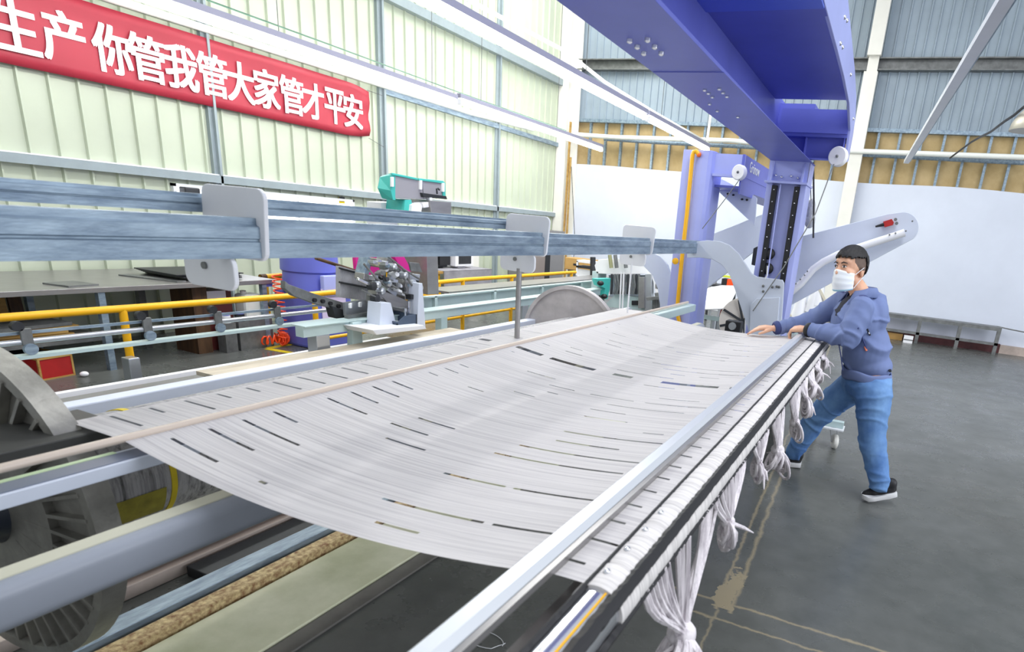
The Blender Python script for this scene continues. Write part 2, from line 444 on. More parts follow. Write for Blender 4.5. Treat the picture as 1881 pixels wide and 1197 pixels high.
sm = o.modifiers.new('thickness', 'SOLIDIFY'); sm.thickness = .004
def text_mesh(txt, size, bold, depth):
    c = bpy.data.curves.new('lettering', 'FONT'); c.body = txt; c.size = size; c.offset = bold; c.extrude = depth; c.align_x = 'CENTER'; c.align_y = 'CENTER'
    o = bpy.data.objects.new('lettering', c); COL.objects.link(o)
    me = bpy.data.meshes.new_from_object(o.evaluated_get(bpy.context.evaluated_depsgraph_get()))
    bpy.data.objects.remove(o); return me
letters = '生产你管我管大家管才平安'
ys = [3.40, 3.745, 4.125, 4.43, 4.755, 5.08, 5.395, 5.72, 6.055, 6.36, 6.70, 7.005]
lm = mat('banner_white', (250, 238, 242), .6)
bm = bmesh.new()
for ch, yy in zip(letters, ys):
    me = text_mesh(ch, .40, 0.0, .003)
    vs = [v.co for v in me.vertices]
    cx = (min(v.x for v in vs) + max(v.x for v in vs)) / 2; cy = (min(v.y for v in vs) + max(v.y for v in vs)) / 2
    hx = max(v.x for v in vs) - min(v.x for v in vs); hy = max(v.y for v in vs) - min(v.y for v in vs)
    sx, sy = .315 / hx, .41 / hy
    mt4 = Matrix(((0, 0, 1, -7.268), (sx, 0, 0, yy - cx * sx), (0, sy, 0, 2.755 - cy * sy), (0, 0, 0, 1)))
    me.transform(mt4)
    for k, (dy, dz) in enumerate(((.010, .006), (-.010, .006), (.010, -.006), (-.010, -.006), (0, 0))):     # heavy strokes
        m2 = me.copy(); m2.transform(Matrix.Translation((.0004 * k, dy, dz))); bm.from_mesh(m2); bpy.data.meshes.remove(m2)
    bpy.data.meshes.remove(me)
me = bpy.data.meshes.new('lettering'); bm.to_mesh(me); bm.free(); me.materials.append(lm)
o = bpy.data.objects.new('lettering', me); COL.objects.link(o); o.parent = t; o.matrix_parent_inverse = Matrix.Translation(-t.location)
MB().tube([(-7.3, 7.3, 2.46), (-7.31, 7.60, 2.38)], .004, 5).build('tie_cord', M['galv_dark'], t)
MB().tube([(-7.3, 7.3, 3.08), (-7.31, 7.6, 3.07)], .004, 5).build('tie_cord', M['galv_dark'], t)
# ------------------------------------------------------------------ the warp frame in the foreground
RX, RZ = -1.665, 1.0             # front rod
BX = -1.885                       # back roller
def yarn_mat(name, c0, c1, sx=1.2, sy=120):
    mt = mat(name, c0, .75)
    nt = mt.node_tree; N = nt.nodes; L = nt.links; b = N['Principled BSDF']
    tc = N.new('ShaderNodeTexCoord'); mp = N.new('ShaderNodeMapping'); mp.inputs['Scale'].default_value = (sx, sy, 1)
    L.new(tc.outputs['Object'], mp.inputs[0])
    n = N.new('ShaderNodeTexNoise'); n.inputs['Scale'].default_value = 1; n.inputs['Detail'].default_value = 5; n.inputs['Roughness'].default_value = .7
    L.new(mp.outputs[0], n.inputs[0])
    cr = N.new('ShaderNodeValToRGB'); cr.color_ramp.elements[0].position = .30; cr.color_ramp.elements[0].color = lin(c1)
    cr.color_ramp.elements[1].position = .56; cr.color_ramp.elements[1].color = lin(c0)
    L.new(n.outputs[0], cr.inputs[0]); L.new(cr.outputs[0], b.inputs['Base Color'])
    bp = N.new('ShaderNodeBump'); bp.inputs['Strength'].default_value = .25; bp.inputs['Distance'].default_value = .004
    L.new(n.outputs[0], bp.inputs['Height']); L.new(bp.outputs[0], b.inputs['Normal'])
    return mt
yarn = yarn_mat('warp_yarn', (240, 236, 236), (188, 184, 188))
nt = yarn.node_tree; tr = nt.nodes.new('ShaderNodeBsdfTranslucent'); mxs = nt.nodes.new('ShaderNodeMixShader')      # thin yarn lets light through
tr.inputs[0].default_value = lin((220, 218, 216)); mxs.inputs[0].default_value = .3
nt.links.new(nt.nodes['Principled BSDF'].outputs[0], mxs.inputs[1]); nt.links.new(tr.outputs[0], mxs.inputs[2])
nt.links.new(mxs.outputs[0], nt.nodes['Material Output'].inputs[0])

def sheet_z(x, y):
    """height of the yarn sheet: level behind the rod, sagging between rod and cloth roller"""
    if x <= RX: return RZ + .004
    t = (x - RX) / (-.46 - RX)
    if t >= 1: return RZ + .004
    y0 = .5 - .5 * math.cos(min(1, max(0, (y - .8) / .6)) * math.pi)
    return RZ + .004 - .24 * t * (1 - t) * (1 - .15 * y0)
PITCH = .0953
Y0, Y1 = .842, 4.36
ticks = [.925 + k * PITCH for k in range(36)]
ys = [Y0]
for k, ty in enumerate(ticks):
    h = .0045 if k < 9 else .003
    if abs(ty - 2.545) < .05: h = .019
    ys += [ty - h, ty + h]
    if k < 35:
        for q in (.25, .5, .75): ys.append(ty + PITCH * q)
ys.append(Y1)
xs = []
x = BX
while x < RX - .02: xs.append(x); x += .022
x = RX
while x < -.47: xs.append(x); x += .024
xs += [-.465, -.43, -.40]
vs = []; fs = []; nx = len(xs)
# edge of the cloth near the camera runs slightly towards the viewer on the roller side
for j, yy in enumerate(ys):
    for i, xx in enumerate(xs):
        edge = (.885 - Y0) * max(0, (xx + .55) / .2) if j == 0 else 0
        vs.append((xx, yy + (.02 * max(0, xx - RX) if j == 0 else 0), sheet_z(xx, yy)))
rnd = random.Random(3)
hole = set()
for k, ty in enumerate(ticks):
    j = ys.index(min(ys, key=lambda v: abs(v - (ty - (.019 if abs(ty - 2.545) < .05 else (.0045 if k < 9 else .003))))))
    big = abs(ty - 2.545) < .05
    runs = []
    if big: runs = [(BX + .03, -1.80), (-1.64, -1.50), (-1.46, -1.22), (-1.12, -1.02), (-.88, -.62), (-.55, -.53), (-.50, -.47)]
    else:
        f = max(.15, 1 - k / 16)
        runs.append((BX + .025, BX + .025 + (.125 if rnd.random() < .8 else .06)) if k < 22 and rnd.random() < f + .25 else None)
        ln = rnd.uniform(.10, .26) * f
        if rnd.random() < f + .15: runs.append((RX + .055, RX + .055 + ln))
        s0 = RX + .055 + ln + rnd.uniform(.05, .2)
        while s0 < -.62:
            if rnd.random() < .34 + .3 * (s0 > -1.15): runs.append((s0, s0 + rnd.uniform(.03, .16) * (1 + 1.3 * (s0 > -1.15))))
            s0 += rnd.uniform(.12, .4)
        runs.append((-.50, -.43))
    for r in runs:
        if r is None: continue
        for i in range(nx - 1):
            c = (xs[i] + xs[i + 1]) / 2
            if r[0] <= c <= r[1]: hole.add((i, j))
for j in range(len(ys) - 1):
    for i in range(nx - 1):
        if (i, j) in hole: continue
        a = j * nx + i; fs.append((a, a + 1, a + 1 + nx, a + nx))
# behind the back roller the sheet dives down to the warp beam
n0 = len(vs); drop = [(BX, RZ + .004), (BX - .045, RZ - .012), (BX - .10, RZ - .055), (BX - .20, RZ - .10), (-2.2, RZ - .105)]
for yy in ys:
    for (xx, zz) in drop: vs.append((xx, yy, zz))
for j in range(len(ys) - 1):
    for i in range(len(drop) - 1):
        a = n0 + j * len(drop) + i; fs.append((a, a + 1, a + 1 + len(drop), a + len(drop)))
t = thing('yarn_sheet', 'wide white sheet of warp yarns stretched across the frame, slit at even steps', 'yarn', (-1.0, .85, 1.0))
mb = MB().add(vs, fs); mb.build('yarn_layer', yarn, t, smooth=True)
for i in range(9):         # bundles of yarn in the wide split
    xx = (-1.47, -1.2, -1.15, -1.0, -.94, -.91, -.6, -.57, -.515)[i]
    mb = MB(); mb.bar((xx, 2.52, sheet_z(xx, 2.5) - .004), (xx, 2.572, sheet_z(xx, 2.55) - .004), .018, .004); mb.build('tie_thread', M['paint_white'], t)

# the frame: beams that run the length of the sheet
fr = thing('warp_frame', 'pale grey steel frame that carries the yarn sheet and its rollers', 'frame', (-1.6, .2, 0))
MB().tube([(RX, -.6, RZ + .006), (RX, 5.35, RZ + .006)], .0105, 14).build('lease_rod', mat('beige_rod', (205, 190, 176), .35), fr, smooth=True, label='beige round rod over the yarns')
mb = MB(); mb.box((-1.690, -.6, .935), (-1.612, 5.35, .969)); tb = mb.build('top_beam', M['arm'], fr, bevel=.003)
MB().box((-1.672, -.6, .9691), (-1.618, 5.35, .971)).build('slide_strip', mat('slate_strip', (104, 112, 132), .4), fr, label='dark slate strip on the top beam')
mb = MB(); mb.box((-1.688, -.6, .9692), (-1.673, .83, .972)); mb.build('highlight_strip', mat('pale_green_highlight', (200, 222, 180), .5), fr)  # highlight along the beam, put in as a pale green strip
mb = MB(); mb.box((-2.02, -.6, .955), (-1.80, .93, .992)); mb.build('guide_board', mat('charcoal_board', (62, 62, 60), .55, var=.25, scale=4), fr, bevel=.004, label='charcoal guide board at the near end')
mb = MB(); mb.cyl((BX, .86, .965), (BX, 4.5, .965), .036, 24); mb.build('back_roller', M['alu'], fr, smooth=True)
# front lower beam, rounded
pr = []
for (cx, cz, a0) in ((-1.412, .858, 0), (-1.452, .858, 90), (-1.452, .815, 180), (-1.412, .815, 270)):
    for q in range(6): a = math.radians(a0 + q * 18); pr.append((cx + .028 * math.cos(a), -.6, cz + .028 * math.sin(a)))
mb = MB(); mb.prism(pr, (0, 5.6, 0)); mb.build('front_beam', mat('slate_grey_paint', (150, 156, 168), .4, var=.06, scale=2), fr, smooth=True, sharp=25)
mb = MB(); mb.box((-1.456, -.6, .886), (-1.415, 5.0, .889)); mb.build('wear_strip', mat('cream_strip', (206, 204, 184), .5), fr)
for yy in (.0, 4.75):
    mb = MB(); mb.box((-1.47, yy, 0), (-1.40, yy + .09, .80)); mb.build('leg', M['arm'], fr, bevel=.005)
    mb = MB(); mb.box((-2.80, yy, 0), (-2.72, yy + .09, .73)); mb.build('leg', M['arm'], fr, bevel=.005)
mb = MB(); mb.box((-2.80, .2, .72), (-2.725, 5.3, .786)); mb.build('rear_beam', M['arm'], fr, bevel=.006)
mb = MB(); mb.box((-2.725, 4.85, .74), (-1.46, 4.93, .80)); mb.build('end_beam', M['arm'], fr, bevel=.006)
mb = MB(); mb.box((-1.72, 4.42, .93), (-1.60, 5.4, .99)); mb.build('roller_bearing', M['mint'], fr, bevel=.005)

# warp beam with its two cast flanges
wb = thing('warp_beam', 'large warp beam with ribbed cast flanges lying under the yarn sheet', 'yarn beam', (-2.2, .8, .7))
cast = mat('cast_aluminium', (150, 148, 142), .42, .55, var=.35, scale=7, bump=.2, bscale=30)
def flange(c, ax, R, ribs, name, m_):
    mb = MB(); prof = [(-.012, .10), (-.012, R - .035), (-.03, R - .030), (-.03, R), (.03, R), (.03, R - .02), (.012, R - .03), (.012, .1)]
    mb.lathe(c, ax, prof, 72)
    o = mb.build(name, m_, wb, smooth=True, sharp=30)
    return o
FA = Vector((-.045, 1, -.006)).normalized()
c0 = Vector((-2.21, .80, .705)); c1 = Vector((-2.40, 4.52, .67))
f0 = flange(c0, FA, .468, True, 'flange', cast)
mb = MB()
s_ = Vector((1, .045, 0)).normalized(); b_ = Vector((0, 0, 1))
for k in range(40):
    a = 2 * math.pi * k / 40; d = s_ * math.cos(a) + b_ * math.sin(a)
    long_ = k % 2 == 0
    mb.bar(c0 - FA * .022 + d * (.13 if long_ else .28), c0 - FA * .022 + d * .445, .010, .022, up=FA)
for rr in (.27,):
    mb.lathe(c0 - FA * .02, FA, [(-.012, rr - .008), (-.012, rr + .008), (.012, rr + .008), (.012, rr - .008)], 60)
o = mb.build('rib_pattern', cast, f0)
flange(c1, FA, .435, False, 'flange', mat('dull_alloy', (190, 184, 184), .5, .15, var=.25, scale=4))
MB().lathe(c0 + FA * .015, FA, [(0, .19), (3.70, .17)], 64).build('yarn_roll', yarn_mat('rolled_yarn', (176, 174, 176), (84, 84, 84), 60, 60), wb, smooth=True, label='grey white roll of wound yarn')
MB().lathe(c0 + FA * .34, FA, [(0, .1915), (.018, .1915)], 64).build('marker_stripe', M['tape'], wb, smooth=True)
mb = MB(); vs = []; fs = []
for i in range(7):
    a = math.radians(-38 + 5 * i); d_ = Vector((math.cos(a), 0, math.sin(a)))
    for yq in (.03, .33): vs.append(c0 + FA * yq + d_ * .1925)
for i in range(6): fs.append((2 * i, 2 * i + 1, 2 * i + 3, 2 * i + 2))
mb.add(vs, fs).build('yellow_band', mat('dull_yellow', (150, 140, 50), .7, var=.3, scale=20), wb, smooth=True)  # dull yellow band along the lower front of the roll
MB().lathe(c0 - FA * .09, FA, [(0, .02), (0, .085), (.03, .10), (.08, .115)], 32).build('hub', mat('blue_black_cap', (36, 44, 60), .35), wb, smooth=True, label='blue black hub cap')
MB().lathe(c0 - FA * .5, FA, [(0, .04), (.45, .04)], 20).build('axle', M['steel'], wb, smooth=True)
MB().lathe(c1 + FA * .02, FA, [(0, .04), (.5, .04)], 20).build('axle', M['steel'], wb, smooth=True)
for cc in (c0 - FA * .42, c1 + FA * .3):
    mb = MB(); mb.prism([(cc.x - .2, cc.y, 0), (cc.x + .2, cc.y, 0), (cc.x + .07, cc.y, cc.z + .06), (cc.x - .07, cc.y, cc.z + .06)], (0, .06, 0))
    mb.build('bearing_stand', M['galv_dark'], wb)

# cloth roller along the right side with black bristle strips
QX, QZ, QR = -.376, .953, .053
rl = thing('cloth_roller', 'round roller along the worker side wrapped in yarn ends between black bristle strips', 'roller', (QX, .3, QZ))
MB().cyl((QX, -.3, QZ), (QX, .87, QZ), QR - .006, 40).build('bare_roller', M['chrome'], rl, smooth=True, label='bare shiny near end of the roller')
mb = MB(); prof = []
yy = .868
rr = random.Random(5)
while yy < 4.46:
    prof += [(yy - .868, QR), (yy - .868 + PITCH - .010, QR + .0005), (yy - .868 + PITCH - .005, QR - .002)]; yy += PITCH
mb.lathe((QX, .868, QZ), (0, 1, 0), prof, 40); mb.build('wrapped_yarn', yarn_mat('wrapped_yarn', (226, 222, 220), (176, 172, 172), 4, 90), rl, smooth=True, sharp=60)
def strip(a0, a1, r, name, ragged, m_, y0=-.3, y1=4.46):
    mb = MB(); vs = []; fs = []; ny = 420 if ragged else 60; g = random.Random(int(a0))
    for j in range(ny + 1):
        y = y0 + (y1 - y0) * j / ny
        e0 = g.uniform(-1, 1) * ragged; e1 = g.uniform(-1, 1) * ragged
        for q in range(5):
            a = math.radians(a0 + e0 + (a1 + e1 - a0 - e0) * q / 4)
            h = r if 0 < q < 4 else QR - .004
            vs.append((QX + h * math.cos(a), y, QZ + h * math.sin(a)))
    for j in range(ny):
        for q in range(4):
            a = j * 5 + q; fs.append((a, a + 1, a + 6, a + 5))
    mb.add(vs, fs); return mb.build(name, m_, rl)
strip(120, 111, QR + .005, 'bristle_strip', .8, M['black'])
strip(62, 25, QR + .008, 'bristle_strip', 1.6, M['black'])
strip(-6, -20, QR + .006, 'bristle_strip', 1.6, M['black'])
strip(71, 66, QR - .003, 'yellow_stripe', 0, M['yellow'], -.3, .866)
mb = MB(); mb.box((-.47, -.3, .905), (-.43, 4.5, .93)); mb.build('backing_plate', mat('charcoal_plate', (76, 72, 72), .45, var=.1), rl)
for k in range(36):
    y = ticks[k]
    if k in (0, 1, 2, 3): MB().ball((QX - .006, y - .006, QZ + QR + .001), (.007, .009, .005), 10, 6).build('rivet', M['chrome'], rl, smooth=True)

# flat clamping bar over the sheet
cb = thing('clamping_bar', 'long silver clamping bar lying across the yarns beside the roller', 'bar', (-.5, .2, 1.02))
pts = [(-.525, 1.008), (-.475, 1.008), (-.475, 1.022), (-.487, 1.034), (-.513, 1.034), (-.525, 1.022)]
MB().prism([(x, -.3, z) for x, z in pts], (0, 4.85, 0)).build('bar', mat('satin_bar', (214, 218, 224), .32, .35), cb)
MB().box((-.474, -.3, 1.006), (-.462, 4.5, 1.02)).build('edge_strip', M['steel'], cb)
sc = thing('scale_strip', 'narrow pale scale strip with dark blocks below the clamping bar', 'scale', (-.6, .3, .88))
MB().box((-.625, -.3, .872), (-.565, 4.3, .885)).build('strip', mat('pale_green_metal', (214, 222, 208), .35), sc)
for k in range(4): MB().box((-.605, .70 + k * .062, .8852), (-.578, .745 + k * .062, .8865)).build('dark_block', mat('navy_block', (38, 44, 74), .4) if k == 0 else bpy.data.materials['navy_block'], sc)
mb = MB(); mb.box((-.44, -.3, .0), (-.33, -.2, .90)); mb.build('stand', M['galv_dark'], rl)
mb = MB(); mb.box((-.66, 4.40, .0), (-.58, 4.46, .93)); mb.box((-.66, 4.42, .89), (-.36, 4.45, .93)); mb.build('stand', M['galv_dark'], rl)

# knotted yarn ends hanging from the roller: each bundle is a thing of its own
ym = yarn_mat('hanging_yarn', (230, 224, 228), (168, 160, 168), 40, 40)
def bundle(x, y, drop, loops, label, seed, lean=0., spread=.10, size=.05):
    g = random.Random(seed)
    t = thing('yarn_bundle', label, 'yarn', (x, y, QZ), 'knotted yarn bundles on the roller')
    mb = MB()
    for k in range(26):                      # strands gathering to the knot
        a = g.uniform(-1, 1)
        p0 = Vector((QX + QR + .002 - abs(a) * .004, y + a * spread, QZ - .01))
        p3 = Vector((x + .012 + lean + g.uniform(-.012, .012), y - .02 + g.uniform(-.02, .02), QZ - drop + g.uniform(-.01, .01)))
        p1 = p0 + Vector((.012, -a * spread * .1, -drop * .35)); p2 = p0.lerp(p3, .72)
        pts = []
        for q in range(7):
            u = q / 6; pts.append(p0 * (1 - u) ** 3 + p1 * 3 * u * (1 - u) ** 2 + p2 * 3 * u * u * (1 - u) + p3 * u ** 3)
        mb.tube(pts, [.006, .0065, .0065, .0065, .0065, .0065, .006], 5)
    mb.build('strands', ym, t, smooth=True)
    kc = Vector((x + .012 + lean, y - .02, QZ - drop))
    MB().ball(kc, (size * .55, size * .6, size * .5), 12, 8).build('knot', ym, t, smooth=True)
    for k in range(loops):
        mb = MB(); R = size * g.uniform(.8, 1.25)
        dirv = Vector((g.uniform(-.3, .7), g.uniform(-.9, .4), -1)).normalized()
        side = dirv.cross(Vector((.7, .7, .1))).normalized()
        for st in range(5):
            pts = []
            r2 = R * (1 - .12 * st); off = Vector((g.uniform(-.01, .01), g.uniform(-.01, .01), g.uniform(-.006, .006)))
            for q in range(22):
                a = 2 * math.pi * q / 22
                pts.append(kc + off + dirv * (r2 * 1.25 * (1 - math.cos(a))) * .8 + side * r2 * .75 * math.sin(a))
            mb.tube(pts, .0065, 6, closed=True)
        mb.build('loop', ym, t, smooth=True)
    for k in range(3):
        mb = MB(); e = kc + Vector((g.uniform(-.05, .08), g.uniform(-.08, .06), -g.uniform(.03, .09)))
        mb.tube([kc, kc.lerp(e, .5) + Vector((.012, 0, .0)), e], [.007, .006, .002], 6); mb.build('loose_end', ym, t, smooth=True)
    return t
for (y, dr, lp, lab, sd, ln, sz, wd) in (
    (1.24, .25, 6, 'knotted yarn bundle hanging lowest at the near end of the roller', 1, .01, .066, .28),
    (1.66, .14, 2, 'pinkish knotted yarn bundle hanging over the floor joint', 2, .0, .042, .20),
    (2.10, .10, 1, 'small yarn bundle gathered close under the bristle strip', 3, -.01, .028, .14),
    (2.46, .16, 3, 'looped yarn bundle hanging in front of the black shoe', 4, .01, .052, .14),
    (2.92, .16, 2, 'ring shaped yarn bundle hanging before the lower jeans leg', 5, .01, .048, .16),
    (3.18, .10, 2, 'long yarn bundle with a narrow loop hanging before the knee', 6, .015, .040, .14),
    (3.46, .08, 3, 'thick yarn bundle hanging before the jeans thigh', 7, .015, .046, .14),
    (3.76, .06, 2, 'far yarn bundle hanging just under the jacket hem', 8, .01, .040, .14),
    (4.08, .04, 1, 'last short yarn bundle at the far end of the roller', 9, .01, .030, .14)):
    bundle(QX + QR, y, dr, lp + 1, lab, sd, ln, wd, sz)

# low tracks, boards and a painted shadow strip on the floor below the frame
def slab(name, x0, x1, y0, y1, z0, z1, m_, label, cat):
    return tag(MB().box((x0, y0, z0), (x1, y1, z1)).build(name, m_, bevel=.004), label, cat)
slab('floor_plate', -2.20, -1.86, -.2, 4.6, 0, .02, mat('mossy_cream_plate', (232, 232, 206), .6, rgb2=(196, 200, 164), scale=3), 'wide mossy cream plate on the floor under the yarn sheet', 'plate')
slab('rusty_rail', -2.29, -2.22, -.2, 4.6, 0, .05, mat('rusty_cream', (232, 212, 160), .7, rgb2=(140, 98, 66), scale=45), 'rust flecked cream rail beside the floor plate', 'rail')
slab('floor_rail', -2.40, -2.31, -.2, 4.6, 0, .07, M['galv'], 'grey floor rail between the rusty rail and the dark board', 'rail')
slab('floor_strip', -2.56, -2.42, 1.45, 4.6, 0, .05, M['dark'], 'dark board lying under the warp beam', 'board')
slab('floor_strip', -1.855, -1.77, -.2, 4.6, 0, .012, mat('grey_shadow', (104, 102, 98), .6, var=.2), 'grey strip painting the shadow along the cream floor plate', 'board')  # grey strip painted in for the shadow beside the cream plate
slab('floor_strip', -2.80, -2.58, .6, 4.6, 0, .06, mat('pinkish_grey', (206, 190, 180), .6, var=.15), 'pinkish grey strip under the warp beam', 'board')  # pinkish grey slab lying flat beside the dark board
o = MB().cyl((-2.66, 1.2, .12), (-2.66, 4.6, .12), .06, 18).build('floor_pipe', mat('brown_pipe', (120, 100, 92), .5, var=.15), smooth=True); tag(o, 'brown pipe lying on the pinkish strip under the warp beam', 'pipe')
mb = MB(); pts = []
for k in range(24):
    a = 2 * math.pi * k / 23; pts.append((-1.22 + .09 * math.cos(a), 1.72 + .045 * math.sin(a) + (.02 if k > 20 else 0), .004))
mb.tube(pts, .0016, 5); o = mb.build('loose_thread', M['paint_white']); tag(o, 'thin white thread lying in a ring on the floor', 'thread')
# ------------------------------------------------------------------ galvanised guide rails over the frame
gr = thing('guide_rail', 'galvanised double guide rail with rounded hanger plates running above the yarn sheet', 'rail', (-1.7, 0, 1.42))
GX = -1.66
def channel(mb, x, y0, y1, z0, z1, w=.05):
    """rolled channel section, open side away from the viewer, with a shallow groove on the face"""
    h = z1 - z0
    f = [(0, 0), (0, h * .40), (-.006, h * .43), (-.006, h * .47), (0, h * .50), (0, h * .78), (-.012, h * .84), (-.012, h), (-w, h), (-w, h - .006), (-.018, h - .006), (-.008, .006), (-w, .006), (-w, 0)]
    return mb.prism([(x + a, y0, z0 + b) for a, b in f], (0, y1 - y0, 0))
mb = MB(); channel(mb, GX, -.7, 5.58, 1.434, 1.542); mb.build('front_channel', M['galv'], gr)
mb = MB(); channel(mb, GX - .24, -.7, 2.90, 1.541, 1.592, .04); mb.build('rear_channel', M['galv'], gr)
def hanger(y, k):
    # upper plate behind the front channel carries the rear channel, lower plate hangs underneath
    def plate(name, xa, xb, z0, z1, yy, th, rad, lx=.0):
        pts = []
        for (cx, cz, a0) in ((xb - rad, z1 - rad, 0), (xa + rad, z1 - rad, 90), (xa + rad, z0 + rad, 180), (xb - rad, z0 + rad, 270)):
            for q in range(6): a = math.radians(a0 + q * 18); pts.append((cx + rad * math.cos(a) + (lx if cz < (z0 + z1) / 2 else 0), yy, cz + rad * math.sin(a)))
        return MB().prism(pts, (0, th, 0)).build(name, M['paint_white'], gr, bevel=.003)
    a = plate('hanger_plate', GX - .23, GX + .025, 1.425, 1.622, y, .014, .028, -.01)
    b = plate('lower_plate', GX - .20, GX + .004, 1.345, 1.44, y - .09, .014, .03)
    MB().cyl((GX - .11, y - .096, 1.405), (GX - .11, y - .076, 1.405), .010, 10).build('bolt', M['galv_dark'], b, smooth=True)
for k, y in enumerate((1.25, 2.79, 4.28)): hanger(y, k)
for y in (2.71,):
    MB().cyl((GX - .09, y, .98), (GX - .09, y, 1.36), .014, 16).build('support_rod', M['steel'], gr, smooth=True)
MB().cyl((GX - .10, 4.19, .98), (GX - .10, 4.19, 1.36), .006, 12).build('support_rod', M['paint_white'], gr, smooth=True)

# ------------------------------------------------------------------ blue gantry over the loom
gt = thing('blue_gantry', 'large blue steel gantry girder over the yarn sheet on one flanged column', 'gantry', (-1.0, 5.7, 0))
GZ = 2.26
CX0, CX1, CY = -1.164, -.828, 5.62
# column: web, two flanges seen from the front, black toothed strips with bolts
mb = MB(); mb.box((CX0, CY, 0), (CX0 + .05, CY + .30, GZ)); mb.box((CX1 - .05, CY, 0), (CX1, CY + .30, GZ)); mb.box((CX0 + .05, CY + .05, 0), (CX1 - .05, CY + .08, GZ))
mb.build('column', M['lilac'], gt, bevel=.004)
for x0 in (CX0 + .05, CX1 - .095):
    mb = MB(); mb.box((x0, CY - .012, .2), (x0 + .042, CY + .05, 2.06)); s_ = mb.build('guide_strip', M['black'], gt)
    for k in range(14): MB().ball((x0 + .021, CY - .014, .75 + k * .098), (.006, .004, .006), 8, 5).build('bolt', M['chrome'], s_, smooth=True)
mb = MB(); mb.box((CX0 - .012, CY - .07, 2.075), (CX1 + .012, CY + .3, 2.092)); mb.prism([(CX0 + .03, CY - .065, 2.092), (CX0 + .03, CY + .0, 2.092), (CX0 + .03, CY + .0, GZ)], (.015, 0, 0)); mb.prism([(CX1 - .045, CY - .065, 2.092), (CX1 - .045, CY + .0, 2.092), (CX1 - .045, CY + .0, GZ)], (.015, 0, 0))
mb.box((CX0 + .0, CY - .004, 2.092), (CX1, CY + .03, GZ)); b_ = mb.build('column_head', M['lilac'], gt)
for k, xx in enumerate((.07, .12, .20, .26)): MB().ball((CX0 + xx, CY - .012, 2.14 - (k % 2) * .012), (.011, .01, .011), 10, 6).build('bolt', M['chrome'], b_, smooth=True)
MB().cyl((CX0 + .13, CY - .03, 1.28), (CX0 + .125, CY - .03, 2.07), .006, 8).build('lift_rod', M['lilac'], gt, smooth=True)
# girder: bottom flange with web on the far side
Lx = lambda y: -1.1635 + (5.6 - y) * .010
mb = MB()
mb.prism([(Lx(.2), .2, GZ), (Lx(5.9), 5.9, GZ), (-.853, 5.9, GZ), (-.79, .2, GZ)], (0, 0, .016))
mb.build('bottom_flange', M['blue'], gt, bevel=.002)
mb = MB(); mb.prism([(Lx(.2), .2, GZ + .016), (Lx(5.95), 5.95, GZ + .016), (Lx(5.95), 5.95, 2.74), (Lx(.2), .2, 2.74)], (.016, 0, 0)); mb.build('web', M['blue'], gt)
mb = MB(); mb.prism([(-1.129, 2.74, GZ - .003), (-.812, 2.74, GZ - .003), (-.812, 5.86, GZ - .003), (-1.160, 5.86, GZ - .003)], (0, 0, .003)); cov = mb.build('joint_plate', M['blue'], gt)
fb = bpy.data.objects['bottom_flange']
for px, py in ((1157, 72), (1171, 83), (1183, 95), (1190, 70), (1203, 83), (1215, 95)):
    p = at(px, py, 'z', GZ); MB().lathe(p + Vector((0, 0, -.014)), (0, 0, 1), [(0, .006), (.004, .011), (.014, .012)], 12).build('bolt', M['chrome'], fb, smooth=True)
for px, py in ((1295, 162), (1302, 168), (1309, 175), (1322, 160), (1329, 167), (1336, 174), (1304, 188), (1318, 201), (1356, 212)):
    p = at(px, py, 'z', GZ); MB().lathe(p + Vector((0, 0, -.014)), (0, 0, 1), [(0, .006), (.004, .010), (.014, .010)], 10).build('bolt', M['chrome'], cov, smooth=True)
# inner panels, curved side plate, cross plates and the end box with its pulley
mb = MB(); mb.box((-1.14, 3.36, 2.68), (-.545, 5.36, 2.692)); mb.build('inner_panel', M['blue'], gt)
mb = MB(); mb.box((-1.14, 1.0, 2.67), (-.545, 3.355, 2.68)); mb.build('inner_panel', mat('bright_blue_paint', (96, 118, 226), .35), gt, label='brighter blue inner panel')
low = [(.4, 2.62), (1.6, 2.67), (2.6, 2.69), (3.29, 2.684), (4.0, 2.67), (4.52, 2.652), (5.1, 2.608), (5.52, 2.493), (5.60, 2.30), (5.60, 2.265)]
upp = [(5.79, 2.30), (5.80, 2.50), (5.74, 2.62), (5.53, 2.731), (5.09, 2.817), (4.1, 2.944), (3.2, 3.0), (.4, 3.1)]
mb = MB(); mb.prism([(-.56, a, b) for a, b in low + upp], (.02, 0, 0)); sp = mb.build('side_plate', M['lilac'], gt, bevel=.003)
for px, py in ((1551, 32), (1555, 38), (1543, 80), (1547, 87), (1562, 137), (1567, 218)):
    p = at(px, py, 'x', -.54); MB().ball(p, (.012, .012, .012), 10, 6).build('bolt', M['chrome'], sp, smooth=True)
mb = MB(); mb.box((-1.10, 5.50, 2.465), (-.56, 5.52, 2.64)); mb.build('cross_plate', M['blue'], gt)
mb = MB(); mb.box((-1.10, 5.52, 2.44), (-.56, 5.85, 2.465)); mb.build('cross_plate', M['blue'], gt)
mb = MB(); mb.box((-1.15, 5.62, 2.276), (-.86, 5.9, 2.70)); mb.build('head_box', M['blue'], gt)
mb = MB(); mb.box((-.885, 5.60, 2.285), (-.57, 5.62, 2.44)); mb.build('end_box', M['blue'], gt)
for a, b in (((-.885, 5.55, 2.445), (-.57, 5.60, 2.457)), ((-.885, 5.55, 2.273), (-.57, 5.60, 2.285)), ((-.885, 5.55, 2.285), (-.875, 5.6, 2.445)), ((-.58, 5.55, 2.285), (-.57, 5.6, 2.445))):
    MB().box(a, b).build('end_box_lip', M['blue'], gt)
